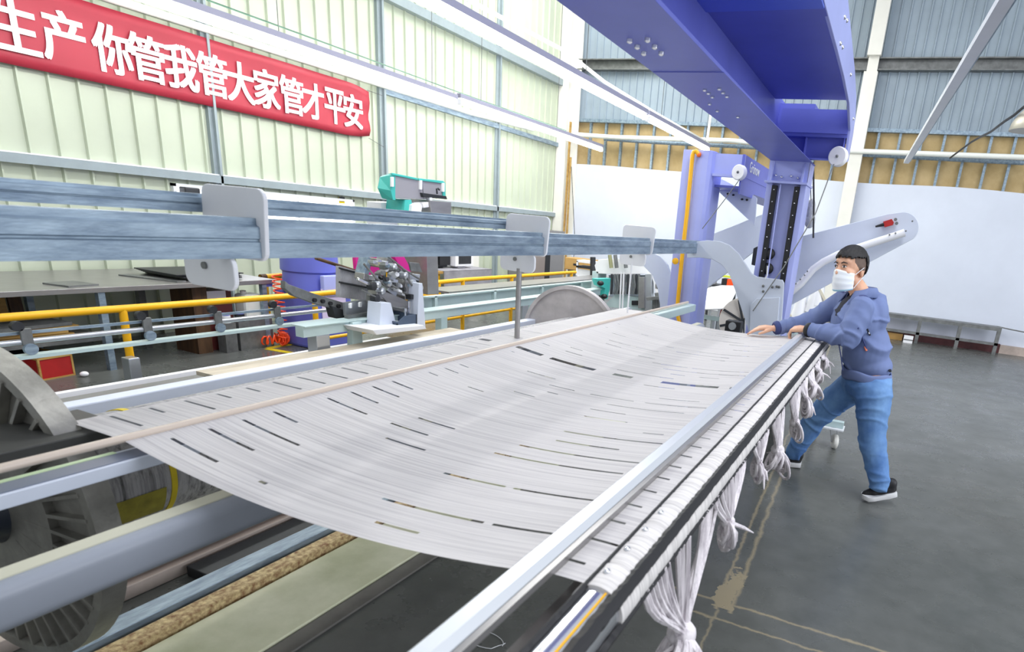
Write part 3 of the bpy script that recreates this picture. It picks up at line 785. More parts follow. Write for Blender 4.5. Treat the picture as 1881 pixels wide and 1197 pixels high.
def pulley(x, y, z, r, par, ax=(.25, 1, 0)):
    c = Vector((x, y, z)); o = MB().lathe(c, ax, [(-.03, r), (-.02, r + .008), (-.008, r - .006), (.008, r - .006), (.02, r + .008), (.03, r)], 36).build('pulley', M['bright'], par, smooth=True, sharp=30)
    MB().ball(c - Vector(ax).normalized() * .032, (.012, .012, .012), 10, 6).build('axle_bolt', M['galv_dark'], o, smooth=True)
pulley(-.60, 5.53, 2.30, .068, gt)
def wire(name, pts, r, label, par=None, m_=None):
    o = MB().tube(pts, r, 6).build(name, m_ or M['galv_dark'], par, smooth=True)
    if par is None: tag(o, label, 'wire')
    return o
wire('pull_wire', [Vector((-.62, 5.5, 2.24)), at(1498, 392, 'y', 5.45), at(1440, 490, 'y', 5.4), at(1383, 571, 'y', 5.38)], .005, 'thin steel wire slanting from the right pulley down to the grey carriage plate')
wire('suspended_cable', [at(1494, 298, 'y', 6.05), at(1495, 370, 'y', 6.05), at(1494, 437, 'y', 6.05)], .009, 'black cable hanging straight down behind the blue column', None, M['black'])

# lilac post with the yellow pipe, and the girder that runs away from it
lp = thing('lilac_post', 'tall lilac blue machine post with a far girder and a white pulley', 'post', (-1.8, 5.9, 0))
PY_ = 5.75
mb = MB()
o8 = [(-1.998, PY_ + .0), (-1.885, PY_), (-1.86, PY_ - .02), (-1.80, PY_ - .03), (-1.745, PY_ - .03), (-1.715, PY_ - .01), (-1.695, PY_ + .03), (-1.695, PY_ + .3), (-1.998, PY_ + .3)]
mb.prism([(x, y, 0) for x, y in o8], (0, 0, 2.325)); mb.build('post', M['lilac'], lp, bevel=.004)
mb = MB(); mb.box((-1.70, PY_ + .03, 2.14), (-1.42, PY_ + .05, 2.31)); mb.box((-1.70, PY_ - .0, 2.115), (-1.42, PY_ + .05, 2.14)); mb.build('stub_beam', M['lilac'], lp)
mb = MB(); mb.box((-1.445, PY_ + .02, 2.13), (-1.425, 9.6, 2.312)); mb.build('far_girder', M['blue'], lp)
mb = MB(); mb.box((-1.445, PY_ + .02, 1.98), (-1.43, 6.35, 2.13)); mb.box((-1.80, PY_ + .1, 2.03), (-1.445, 9.0, 2.05)); mb.box((-1.46, 6.35, 2.02), (-1.43, 9.0, 2.13)); mb.build('girder_underside', M['blue'], lp)
pulley(-1.445, PY_ - .02, 2.155, .058, lp)
mb = MB(); mb.prism([at(a, b, 'y', 6.3) for a, b in ((1312, 322), (1386, 360), (1390, 364), (1386, 414), (1316, 348))], (0, .03, 0)); pl = mb.build('white_plate', M['arm'], lp)
for a, b in ((1337, 356), (1347, 358), (1363, 366), (1372, 367)):
    MB().ball(at(a, b, 'y', 6.29), (.014, .01, .01), 8, 5).build('bolt', M['dark'], pl, smooth=True)
me = text_mesh('Grünow', .13, .001, .001)
sh = Matrix(((0, 0, 1, -1.422), (1, 0, 0, 6.22), (0, 1, 0, 2.232), (0, 0, 0, 1)))
me.transform(Matrix.Shear('XZ', 4, (.0, .0))); me.transform(sh); me.materials.append(M['paint_white'])
o = bpy.data.objects.new('lettering', me); COL.objects.link(o); o.parent = bpy.data.objects['far_girder']
yp = thing('air_pipe', 'yellow pipe running down the front of the lilac post', 'pipe', at(1250, 580, 'y', PY_ - .03))
q = lambda a, b: at(a, b, 'y', PY_ - .045)
pts = [q(1283, 283), q(1279, 278), q(1274, 279), q(1272, 286), q(1262, 390), q(1252, 480), q(1245, 555), q(1243, 570), q(1248, 592), q(1248, 640)]
MB().tube(pts, .020, 12).build('pipe', M['yellow'], yp, smooth=True)
MB().lathe(q(1247, 480) + Vector((-.03, -.01, 0)), (.2, -1, 0), [(0, .03), (.02, .03), (.025, .018)], 16).build('clamp', M['yellow'], yp, smooth=True)
MB().ball(q(1284, 284), (.022, .02, .022), 12, 8).build('joint', mat('orange_paint', (250, 120, 50), .4), yp, smooth=True)
wire('pull_wire', [q(1361, 326), q(1340, 355), q(1290, 420)], .004, 'thin wire slanting from the white pulley of the lilac post')

# the two lifting arms and the carriage with its curved brackets
def plate_px(name, pxs, y, th, m_, par, bevel=.004, label=None):
    return MB().prism([at(a, b, 'y', y) for a, b in pxs], (0, th, 0)).build(name, m_, par, bevel=bevel, label=label)
def rnd_end(cx, cy, r, a0, a1, n=10, sx=1.0): return [(cx + sx * r * math.cos(math.radians(a0 + (a1 - a0) * i / n)), cy + r * math.sin(math.radians(a0 + (a1 - a0) * i / n))) for i in range(n + 1)]
ra = thing('lifting_arm', 'long pale grey lifting arm pointing up to the right behind the worker', 'arm', (-.8, 6.2, .3))
outline = [(1448, 440), (1630, 393)] + rnd_end(1660, 417, 28, -105, 50, 12) + [(1600, 480), (1450, 562), (1430, 680), (1378, 690), (1384, 570)]
plate_px('arm_plate', outline, 6.2, .05, M['arm'], ra)
tp = [(1374, 640), (1374, 600), (1375, 575), (1381, 556), (1396, 546), (1420, 543), (1440, 541), (1455, 535), (1472, 520), (1494, 494), (1512, 481), (1540, 467), (1600, 447), (1662, 427)]
MB().tube([at(a, b, 'y', 6.13) for a, b in tp], .034, 14).build('bent_tube', M['bright'], ra, smooth=True, label='white bent tube along the arm')
for a, b in ((1478, 505), (1470, 513), (1462, 521), (1483, 498), (1634, 431), (1645, 428), (1664, 424), (1676, 406)):
    MB().ball(at(a, b, 'y', 6.09), (.008, .006, .008), 8, 5).build('screw', M['galv_dark'], ra, smooth=True)
pz = at(1404, 660, 'y', 6.22); MB().box((pz.x - .10, 6.20, 0), (pz.x + .10, 6.32, pz.z + .1)).build('pedestal', M['arm'], ra, bevel=.005)
pz = at(1404, 660, 'y', 6.22); MB().box((pz.x - .10, 6.20, 0), (pz.x + .10, 6.32, pz.z + .1)).build('pedestal', M['arm'], ra, bevel=.005)
sn = thing('limit_switch', 'red limit switch with black plunger near the tip of the lifting arm', 'switch', at(1628, 411, 'y', 6.17))
mb = MB(); mb.prism([at(a, b, 'y', 6.15) for a, b in ((1622, 407), (1638, 402), (1642, 408), (1640, 413), (1625, 417))], (0, .05, 0)); mb.build('housing', M['red'], sn)
MB().tube([at(1624, 412, 'y', 6.15), at(1608, 416, 'y', 6.15)], [.016, .008], 8).build('plunger', M['black'], sn, smooth=True)
for a, b in ((1645, 403), (1647, 410)): MB().lathe(at(a, b, 'y', 6.15), (0, 1, 0), [(0, .014), (.02, .014)], 12).build('roller', M['galv_dark'], sn, smooth=True)
la = thing('lifting_arm', 'second pale grey lifting arm seen between the lilac post and the blue column', 'arm', (-1.6, 6.9, .4))
plate_px('arm_plate', [(1250, 452), (1415, 388), (1425, 400), (1400, 450), (1290, 536), (1270, 548), (1262, 640), (1232, 640)], 6.9, .05, M['arm'], la)
plate_px('arm_bracket', [(1384, 456), (1404, 446), (1404, 492), (1380, 486)], 6.6, .04, M['dark'], la)
pz = at(1247, 610, 'y', 6.92); MB().box((pz.x - .08, 6.90, 0), (pz.x + .08, 7.0, pz.z + .1)).build('pedestal', M['arm'], la, bevel=.005)
ca = thing('carriage', 'pale carriage plates with curved brackets that hold the guide rail ends', 'carriage', (-1.2, 5.45, .2))
cur = [(1262, 446), (1300, 441), (1322, 443), (1340, 450), (1357, 466), (1372, 489), (1380, 502), (1390, 508), (1437, 514), (1440, 520), (1434, 612), (1420, 640), (1382, 640), (1373, 600), (1362, 568), (1350, 532), (1340, 505), (1326, 486), (1308, 476), (1285, 473), (1262, 473)]
plate_px('curved_bracket', cur, 5.42, .03, M['arm'], ca)
cur2 = [(1178, 462), (1196, 463), (1212, 470), (1226, 486), (1234, 510), (1238, 545), (1238, 600), (1210, 600), (1212, 560), (1208, 530), (1198, 505), (1178, 484)]
plate_px('curved_bracket', cur2, 6.05, .03, M['arm'], ca)
plate_px('lower_plate', [(1378, 560), (1390, 548), (1432, 546), (1424, 660), (1376, 660)], 5.40, .02, M['arm'], ca)
for a, b in ((1419, 527), (1427, 526), (1431, 527), (1402, 525), (1402, 535)):
    MB().ball(at(a, b, 'y', 5.41), (.012, .006, .012), 8, 5).build('bolt', M['galv_dark'], ca, smooth=True)
MB().tube([at(1410, 488, 'y', 5.41), at(1409, 505, 'y', 5.41), at(1405, 512, 'y', 5.41)], .006, 6).build('rod_fork', M['paint_white'], ca, smooth=True)
for a, b in ((1413, 466), (1410, 493)):
    MB().ball(at(a, b, 'y', 5.64), (.052, .03, .05), 16, 10).build('rubber_buffer', M['black'], gt, smooth=True)
# little black motor and a tripod leg between post and carriage
bx = thing('black_unit', 'small black unit with a silver face standing behind the far edge of the sheet', 'box', at(1345, 606, 'y', 5.0))
p0, p1 = at(1333, 588, 'y', 5.0), at(1357, 622, 'y', 5.0)
MB().box((p0.x, 5.0, p1.z - .35), (p1.x, 5.10, p0.z)).build('case', M['black'], bx, bevel=.006)
MB().lathe(at(1345, 599, 'y', 4.995), (0, 1, 0), [(-.01, .03), (.01, .034)], 16).build('dial', M['alu'], bx, smooth=True)
# ------------------------------------------------------------------ along the left wall
def leg_box(t, xs, ys, z1, w, m_, name='leg'):
    for x in xs:
        for y in ys: MB().box((x - w / 2, y - w / 2, 0), (x + w / 2, y + w / 2, z1)).build(name, m_, t)
t = thing('work_table', 'long steel topped work table against the left wall under the window girt', 'table', (-6.7, 3.0, 0))
MB().box((-7.30, 1.2, .672), (-6.1, 4.72, .716)).build('table_top', M['steel'], t, bevel=.004)
leg_box(t, (-6.14, -7.24), (1.6, 3.12, 4.60), .672, .05, M['galv'])
MB().box((-7.0, 1.3, .24), (-6.25, 3.2, .27)).build('shelf', M['galv_dark'], t)
MB().box((-6.15, 4.62, .64), (-6.12, 4.70, .672)).build('corner_bracket', M['blue'], t)
for y in (3.85,): leg_box(t, (-6.9,), (y,), .672, .06, M['galv_dark'])
# on the table
for k in range(6):
    o = MB().box((-6.95 + .02 * k, 3.95 - .03 * k, .717 + .011 * k), (-6.25 + .03 * (k % 2), 4.42 + .02 * (k % 3), .726 + .011 * k)).build('steel_sheet', M['dark'])
    tag(o, ['lowest dark sheet of the stack on the steel table', 'second dark sheet from below in the table stack', 'third dark sheet from below in the table stack', 'fourth dark sheet from below in the table stack', 'fifth dark sheet from below in the table stack', 'topmost dark sheet of the stack on the steel table'][k], 'sheet', 'dark sheets stacked on the work table')
o = MB().obox((-6.5, 3.75, .722), (.62, .10, .010), Matrix.Rotation(.25, 3, 'Z')).build('steel_strip', M['galv_dark']); tag(o, 'narrow grey strip lying beside the dark sheet stack', 'strip')
o = MB().obox((-6.32, 3.02, .722), (.26, .24, .012), Matrix.Rotation(.2, 3, 'Z')).build('small_sheet', M['galv_dark']); tag(o, 'single small brownish sheet lying alone on the steel table', 'sheet')
# below the table
g = random.Random(4)
wood_lab = ['lowest pale board of the pile under the table', 'second pale board of the pile under the table', 'third board of the pile under the table', 'fourth board of the pile under the table', 'topmost grey board of the pile under the table']
for k in range(5):
    o = MB().obox((-6.62 + .03 * k, 2.45 + .06 * (k % 2), .286 + .031 * k), (.62, .92, .028), Matrix.Rotation(.06 * (k - 2), 3, 'Z')).build('board', M['wood'] if k < 4 else M['galv_dark'])
    tag(o, wood_lab[k], 'board', 'boards piled on the table shelf')
for k, (y, lab) in enumerate(((2.72, 'dark plank leaning on the wall behind the table'), (2.88, 'orange brown plank leaning on the wall behind the table'), (2.99, 'narrow dark plank beside the orange brown plank'))):
    o = MB().bar((-7.13, y, .0), (-7.27, y + .03, .655), .09, .03, up=(1, 0, 0)).build('plank', [M['brown'], M['wood'], M['brown']][k]); tag(o, lab, 'plank', 'planks leaning behind the table')
t = thing('red_toolbox', 'red wooden toolbox with pale edges on the floor below the table', 'box', (-6.35, 2.66, 0))
c = at(75, 697, 'z', 0); R = Matrix.Rotation(math.radians(8), 3, 'Z')
bx0 = Vector((-6.36, 2.70, 0))
MB().obox(bx0 + Vector((0, 0, .085)), (.46, .24, .17), R).build('body', M['red'], t, bevel=.004)
mb = MB()
for sx in (-1, 1):
    for sy in (-1, 1): mb.obox(bx0 + R @ Vector((sx * .228, sy * .118, .088)), (.014, .014, .176), R)
mb.obox(bx0 + R @ Vector((.228, 0, .174)), (.016, .24, .014), R); mb.obox(bx0 + R @ Vector((.228, 0, .006)), (.016, .24, .012), R)
for sy in (-1, 1): mb.obox(bx0 + R @ Vector((0, sy * .118, .174)), (.46, .014, .014), R)
mb.build('edge_trim', M['wood'], t)
MB().obox(bx0 + Vector((0, 0, .172)), (.42, .20, .006), R).build('dark_inside', M['dark'], t)
o = MB().ball((-6.05, 2.87, .022), (.03, .03, .022)).build('crumpled_paper', M['paper'], smooth=True); tag(o, 'small white crumpled paper on the floor beside the red toolbox', 'paper')
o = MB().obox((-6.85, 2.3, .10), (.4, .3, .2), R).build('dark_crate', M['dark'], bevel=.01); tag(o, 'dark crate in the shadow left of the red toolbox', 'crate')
t = thing('wooden_box', 'brown wooden box with a white paper sheet at the far end of the table', 'box', (-6.35, 4.1, .4))
MB().box((-6.55, 3.92, .0), (-6.22, 4.06, .67)).build('side_board', M['brown'], t); MB().box((-6.55, 4.06, .0), (-6.30, 4.36, .60)).build('body', mat('dark_red_wood', (92, 40, 40), .5), t)
MB().box((-6.299, 4.10, .46), (-6.294, 4.30, .60)).build('paper_sheet', M['paper'], t)
t = thing('plastic_jug', 'white plastic jug on the floor under the far table end', 'jug', (-6.25, 4.52, .27))
MB().box((-6.36, 4.42, .30), (-6.18, 4.62, .56)).build('body', M['pvc'], t, bevel=.03); MB().lathe((-6.27, 4.47, .56), (0, 0, 1), [(0, .03), (.03, .03), (.035, .02)], 14).build('cap', M['pvc'], t, smooth=True)
MB().box((-6.40, 4.36, .0), (-6.12, 4.66, .30)).build('stool', M['galv_dark'], t)
for k, (y, lab) in enumerate(((4.18, 'small blue and white jar on the shelf left of the plastic jug'), (4.33, 'dark jar just left of the plastic jug'))):
    t = thing('jar', lab, 'jar', (-6.15, y, .3)); MB().lathe((-6.16, y, .30), (0, 0, 1), [(0, .045), (.07, .045), (.075, .03)], 16).build('body', M['paper'] if k == 0 else M['dark'], t, smooth=True); MB().lathe((-6.16, y, .375), (0, 0, 1), [(0, .04), (.02, .04)], 16).build('lid', M['blue'], t, smooth=True)
    MB().box((-6.22, y - .06, 0), (-6.1, y + .06, .30)).build('support', M['galv_dark'], t)

# yellow guard rail
t = thing('guard_rail', 'yellow tube guard rail in front of the work table and machines', 'railing', (-5.2, 2, 0))
MB().tube([(-5.2, .4, .685), (-5.2, 4.4, .69), (-5.2, 6.8, .735), (-5.2, 9.85, .74)], .027, 14).build('top_rail', M['yellow'], t, smooth=True)
MB().tube([(-5.2, 4.43, .24), (-5.2, 9.85, .26)], .018, 10).build('low_rail', M['yellow'], t, smooth=True)
for y in (2.77, 4.43, 6.25, 6.72, 7.86, 9.71): MB().cyl((-5.2, y, 0), (-5.2, y, .69 if y < 5 else .735), .026, 12).build('post', M['yellow'], t, smooth=True)
t = thing('guard_rail', 'short yellow rail running from the table corner behind the blue machine', 'railing', (-6.2, 4.6, 0))
a, b = at(478, 509, 'x', -6.36), at(572, 502, 'x', -6.36)
MB().tube([a, b], .03, 12).build('top_rail', M['yellow'], t, smooth=True); MB().cyl(a, a + (b - a) * .10, .032, 12).build('end_cap', M['brown'], t, smooth=True)
for p in (a + (b - a) * .1, b): MB().cyl((p.x, p.y, 0), (p.x, p.y, p.z), .02, 10).build('post', M['yellow'], t, smooth=True)

# conveyor: three long rails with clamp brackets
t = thing('conveyor_rail', 'grey conveyor rails with roller clamps running beside the yellow guard rail', 'rail', (-4.75, 2, 0))
MB().box((-4.76, .3, .660), (-4.745, 4.25, .678)).build('thin_rail', M['galv'], t)
MB().tube([(-4.74, .3, .615), (-4.74, 4.25, .620)], .018, 10).build('round_rail', M['alu'], t, smooth=True)
MB().box((-4.77, .3, .518), (-4.70, 4.25, .54)).build('flat_rail', M['mint'], t)
for px, py in ((55, 640), (274, 610), (402, 585), (510, 565)):
    p = at(px, py, 'x', -4.72); y = p.y
    mb = MB(); mb.box((-4.735, y - .03, .60), (-4.715, y + .025, .70)); c_ = mb.build('clamp', M['galv_dark'], t, bevel=.004)
    MB().lathe((-4.712, y, .575), (1, 0, 0), [(-.012, .034), (.012, .034)], 18).build('clamp_roller', M['galv'], c_, smooth=True)
    MB().lathe((-4.73, y - .035, .715), (1, 0, 0), [(-.02, .03), (.015, .03)], 14).build('clamp_knob', M['dark'], c_, smooth=True)
for y in (1.0, 2.55, 4.1):
    MB().box((-4.83, y - .035, 0), (-4.74, y + .035, .425)).build('stand', M['alu'], t, bevel=.006)

# coiled orange air hose and tape marks on the floor
t = thing('air_hose', 'orange spiral air hose hanging down to a coil on the floor beside the blue machine', 'hose', (-6.3, 4.9, 0))
p0 = at(508, 503, 'x', -6.0); pts = []
for k in range(120):
    u = k / 119; a = k * .75
    pts.append((-6.0 + .05 * math.cos(a), p0.y + .045 * math.sin(a) + .02 * u, p0.z - u * (p0.z - .10)))
MB().tube(pts, .007, 6).build('hanging_spiral', M['orange'], t, smooth=True)
pts = [];
for k in range(160):
    a = k * .8; b = k * .055
    pts.append((-6.12 + (.11 + .03 * math.cos(a)) * math.cos(b) , p0.y + (.12 + .03 * math.cos(a)) * math.sin(b), .06 + .045 * math.sin(a) + .04 * (k % 37) / 37))
MB().tube(pts, .009, 6).build('floor_coil', M['orange'], t, smooth=True)
mb = MB()
for a, b in (((492, 639), (568, 626)), ((490, 640), (553, 651))):
    p, q_ = at(*a, 'z', .002), at(*b, 'z', .002); mb.bar(p, q_, .07, .003)
o = mb.build('floor_tape', M['tape']); tag(o, 'yellow tape corner stuck on the floor before the blue machine', 'floor tape')

# blue machine behind the guard rail
t = thing('blue_machine', 'blue drum shaped machine with a lavender panel behind the guard rail', 'machine', (-5.9, 5.05, 0))
MB().box((-6.25, 4.80, 0), (-5.66, 5.32, .60)).build('base', M['blue'], t, bevel=.03)
MB().lathe((-5.98, 5.06, .60), (0, 0, 1), [(0, .29), (.20, .27), (.22, .29), (.24, .29), (.50, .28), (.54, .24)], 40).build('drum', M['blue'], t, smooth=True, sharp=30)
MB().box((-5.68, 4.92, .58), (-5.62, 5.30, .80)).build('front_shelf', M['lilac'], t, bevel=.01)
MB().box((-5.655, 4.90, .34), (-5.645, 5.22, .66)).build('lavender_panel', M['lav'], t, label='lavender front panel')
MB().cyl((-5.62, 4.92, .62), (-5.62, 5.2, .63), .022, 12).build('orange_handle', M['yellow'], t, smooth=True)

# ------------------------------------------------------------------ the drawing-in machine between guard rail and yarn sheet
dm = thing('drawing_machine', 'yarn drawing machine with a teal head and magenta frame on pale green rails', 'machine', (-3.9, 4.4, 0))
X_ = lambda a, b, v=-3.9: at(a, b, 'x', v)
def px_x(name, pxs, xv, th, m_, par, bevel=.003, label=None):
    return MB().prism([at(a, b, 'x', xv) for a, b in pxs], (-th, 0, 0)).build(name, m_, par, bevel=bevel, label=label)
mb = MB(); mb.box((-3.98, 3.21, .612), (-3.90, 8.2, .690)); mb.box((-4.02, 3.21, .690), (-3.88, 8.2, .697)); mb.build('lower_beam', M['mint'], dm)
mb = MB(); mb.box((-4.45, 5.0, .56), (-4.40, 8.95, .72)); mb.box((-4.42, 5.0, .715), (-4.36, 8.95, .73))
for y in (5.2, 6.25, 7.35, 8.5): mb.box((-4.40, y - .02, .55), (-4.36, y + .02, .725))
mb.build('rear_beam', M['mint'], dm)
mb = MB(); mb.box((-4.95, 5.7, .69), (-4.60, 10.3, .712)); mb.box((-4.95, 5.7, .66), (-4.93, 10.3, .70)); mb.build('top_track', M['steel'], dm)
for y in (3.38, 6.2, 8.1): MB().box((-4.0, y - .06, 0), (-3.90, y + .06, .612)).build('leg', M['alu'], dm, bevel=.005)
for y in (5.4, 7.2, 8.85): MB().box((-4.5, y - .05, 0), (-4.42, y + .05, .56)).build('leg', M['mint'], dm)
px_x('beam_bracket', [(648, 592), (664, 590), (667, 634), (648, 636)], -3.86, .06, M['mint'], dm)
mb = MB(); mb.prism([X_(684, 606, -3.6), X_(778, 597, -3.6), X_(784, 604, -3.6), X_(692, 615, -3.6)], (-.30, 0, 0)); mb.build('base_plate', M['paint_white'], dm, bevel=.004)
px_x('upright', [(700, 556), (718, 556), (730, 604), (697, 606)], -3.75, .14, M['arm'], dm)
px_x('upright', [(770, 520), (776, 520), (782, 604), (766, 606)], -3.75, .12, M['arm'], dm)
# column to the teal head and its parts
px_x('column', [(700, 372), (728, 372), (735, 470), (700, 470)], -4.15, .16, M['paint_white'], dm)
def hull(name, front, back, xf, xb, m_, bevel=.006):
    f = [at(a, b, 'x', xf) for a, b in front]; k = [at(a, b, 'x', xb) for a, b in back]; n = len(f)
    mb = MB(); mb.add(f + k, [tuple(range(n)), tuple(reversed(range(n, 2 * n)))] + [(i, (i + 1) % n, n + (i + 1) % n, n + i) for i in range(n)])
    return mb.build(name, m_, dm, bevel=bevel)
hull('head_cover', [(720, 319), (727, 321), (727, 368), (722, 368), (718, 350)], [(697, 325), (704, 321), (708, 366), (701, 364), (693, 345)], -3.95, -4.10, M['teal'])
hull('head_roof', [(720, 317), (768, 327), (768, 331), (720, 321)], [(706, 321), (752, 330), (752, 334), (706, 325)], -3.94, -4.10, M['teal'], .003)
hull('head_roof', [(769, 327), (815, 332), (815, 337), (769, 331)], [(754, 330), (800, 335), (800, 340), (754, 334)], -3.94, -4.10, M['teal'], .003)
px_x('head_end', [(813, 333), (818, 335), (819, 364), (814, 362)], -3.94, .12, M['teal'], dm, bevel=.003)
px_x('head_panel', [(726, 323), (774, 330), (778, 366), (726, 363)], -3.95, .12, mat('grey_panel', (160, 158, 164), .4, .1), dm)
px_x('head_panel', [(776, 331), (813, 337), (813, 362), (779, 366)], -3.95, .12, bpy.data.materials['grey_panel'], dm)
for a in (722, 774, 815): px_x('hinge', [(a - 2, 325 + (a - 722) * .12), (a + 2, 325 + (a - 722) * .12), (a + 2, 343 + (a - 722) * .1), (a - 2, 343 + (a - 722) * .1)], -3.93, .02, M['bright'], dm)
px_x('head_foot', [(744, 367), (756, 367), (758, 388), (742, 388)], -3.95, .2, M['teal'], dm)
px_x('gear_cover', [(790, 368), (829, 371), (829, 396), (792, 392)], -3.9, .22, M['steel'], dm)
px_x('slide', [(776, 354), (820, 360), (822, 366), (778, 362)], -3.92, .06, M['dark'], dm)
px_x('clamp_block', [(757, 376), (770, 372), (776, 378), (774, 390), (756, 388)], -3.92, .08, M['bright'], dm)
px_x('clamp_block', [(776, 372), (788, 371), (790, 380), (778, 382)], -3.92, .08, M['bright'], dm)
px_x('slide_post', [(789, 362), (794, 362), (795, 376), (790, 380)], -3.92, .04, M['paint_white'], dm)
MB().tube([X_(803, 356), X_(802, 347), X_(805, 346), X_(807, 349)], .008, 6).build('hook', M['dark'], dm, smooth=True)
# magenta frame and the inclined carriage
px_x('magenta_plate', [(653, 470), (700, 470), (704, 512), (690, 514), (656, 505)], -4.45, .04, M['magenta'], dm)
px_x('magenta_plate', [(724, 470), (742, 470), (757, 498), (740, 502)], -4.30, .05, M['magenta'], dm)
px_x('magenta_plate', [(766, 474), (788, 478), (790, 520), (770, 510)], -4.35, .05, mat('pink_paint', (236, 120, 190), .4), dm)
px_x('steel_cover', [(784, 465), (804, 463), (806, 540), (786, 541)], -4.2, .30, M['steel'], dm, label='tall brushed steel cover')
px_x('dark_flap', [(752, 481), (770, 483), (776, 500), (756, 498)], -4.05, .02, M['galv_dark'], dm)
def diag(name, a, b, w_, xv, d_, m_):
    p, q_ = X_(*a, xv), X_(*b, xv); return MB().bar(p, q_, d_, w_, up=(0, 0, 1)).build(name, m_, dm, bevel=.003)
diag('carriage_arm', (660, 506), (748, 530), .05, -3.95, .10, M['steel'])
diag('carriage_arm', (700, 478), (752, 520), .06, -4.0, .12, M['galv_dark'])
diag('carriage_arm', (672, 472), (664, 505), .05, -4.05, .10, M['galv'])
diag('carriage_arm', (684, 536), (744, 560), .07, -3.9, .10, M['steel'])
diag('carriage_rod', (657, 512), (706, 536), .022, -3.85, .022, M['chrome'])
diag('carriage_rod', (664, 532), (690, 545), .012, -3.82, .012, M['galv_dark'])
px_x('carriage_block', [(714, 510), (734, 520), (728, 546), (712, 534)], -3.88, .14, M['alu'], dm)
px_x('carriage_block', [(745, 512), (760, 514), (758, 552), (744, 550)], -3.86, .14, M['steel'], dm)
px_x('carriage_block', [(752, 502), (772, 504), (770, 516), (754, 514)], -3.9, .12, M['alu'], dm)
px_x('carriage_block', [(690, 474), (702, 478), (700, 492), (688, 487)], -3.95, .10, mat('olive_grey', (170, 168, 140), .5), dm)
px_x('carriage_block', [(694, 540), (712, 546), (704, 562), (692, 556)], -3.86, .12, M['galv_dark'], dm)
px_x('funnel', [(704, 546), (744, 560), (742, 574), (720, 566)], -3.84, .10, M['steel'], dm)
px_x('yellow_tag', [(761, 541), (769, 541), (769, 552), (761, 552)], -3.80, .02, M['tape'], dm)
for a, b, r in ((684, 525, .035), (692, 522, .03), (700, 534, .03), (690, 548, .035), (712, 520, .03), (722, 490, .03), (770, 528, .03), (742, 505, .03), (766, 545, .025)):
    MB().lathe(X_(a, b, -3.84), (1, .2, 0), [(-.03, r), (.02, r), (.03, r * .6)], 14).build('roller', M['dark'] if r > .03 else M['alu'], dm, smooth=True)
gq = random.Random(11)
mech = [M['alu'], M['galv_dark'], M['chrome'], M['dark'], M['paint_white'], M['steel'], M['galv']]
for k in range(46):
    u = k / 45; a = 690 + 82 * gq.random(); b = 480 + (a - 690) * .55 + gq.uniform(-8, 34); b = min(b, 572)
    w_, h_ = gq.uniform(3, 9), gq.uniform(3, 9); sk = gq.uniform(-2, 3)
    if k % 3 == 2: MB().lathe(X_(a, b, -3.80 - gq.random() * .1), (1, gq.uniform(-.4, .4), gq.uniform(-.4, .4)), [(-.03, .012 + .02 * gq.random()), (.02, .014 + .015 * gq.random())], 12).build('bolt_head', mech[k % 7], dm, smooth=True)
    else: px_x('fitting', [(a - w_ / 2, b - h_ / 2), (a + w_ / 2, b - h_ / 2 + sk), (a + w_ / 2, b + h_ / 2 + sk), (a - w_ / 2, b + h_ / 2)], -3.79 - gq.random() * .08, .06, mech[k % 7], dm, bevel=.002)
for a, b, c, d in ((668, 484, 712, 528), (690, 500, 748, 540), (712, 470, 770, 512), (706, 560, 762, 566), (738, 490, 768, 540)):
    MB().tube([X_(a, b, -3.85), X_((a + c) / 2, (b + d) / 2 + 3, -3.82), X_(c, d, -3.85)], .009, 7).build('link_rod', M['galv_dark'], dm, smooth=True)
for a, b in (((745, 566), (746, 586)), ((752, 553), (752, 588))): MB().cyl(X_(*a, -3.8), X_(*b, -3.8), .012, 8).build('guide_pin', M['chrome'], dm, smooth=True)
# bank of thin dropper plates, comb below it, perforated arm
t = bpy.data.objects['drawing_machine']
pA, pB, pC, pD = X_(620, 488, -4.25), X_(702, 512, -4.25), X_(702, 556, -4.25), X_(620, 545, -4.25)
dpm = mat('grey_droppers', (176, 176, 182), .5, .1, var=.2, scale=8)
mb = MB(); mb.prism([pA, pB, pC, pD], (-.02, 0, 0))
for k in range(40):
    u = (k + .5) / 40; a_, b_ = pA.lerp(pB, u), pD.lerp(pC, u)
    mb.prism([a_ + Vector((0, -.005, 0)), a_ + Vector((0, .005, 0)), b_ + Vector((0, .005, 0)), b_ + Vector((0, -.005, 0))], (.03, 0, 0))
mb.build('dropper_bank', dpm, dm, label='bank of thin grey dropper plates')
for v in (.05, .5): MB().cyl(pA.lerp(pD, v) + Vector((.04, -.02, 0)), pB.lerp(pC, v) + Vector((.04, .02, 0)), .008, 8).build('dropper_rod', M['dark'], dm, smooth=True)
mb = MB(); mb.prism([X_(634, 556, -4.05), X_(690, 548, -4.05), X_(690, 572, -4.05), X_(636, 580, -4.05)], (-.03, 0, 0)); mb.build('heddle_plate', M['alu'], dm)
mb = MB()
for k in range(14): 
    p = X_(638 + k * 4, 582 - k * .7, -3.98); mb.box((p.x - .02, p.y - .012, p.z - .012), (p.x + .02, p.y + .012, p.z + .012))
mb.build('comb_teeth', M['galv_dark'], dm)
for k in range(3): px_x('catch', [(643 + 18 * k, 558 - 2 * k), (647 + 18 * k, 556 - 2 * k), (647 + 18 * k, 566 - 2 * k), (643 + 18 * k, 566 - 2 * k)], -4.0, .02, M['bright'], dm)
pa = px_x('perforated_arm', [(524, 516), (531, 522), (580, 540), (632, 556), (634, 573), (580, 558), (540, 543), (524, 530)], -4.15, .05, M['galv_dark'], dm)
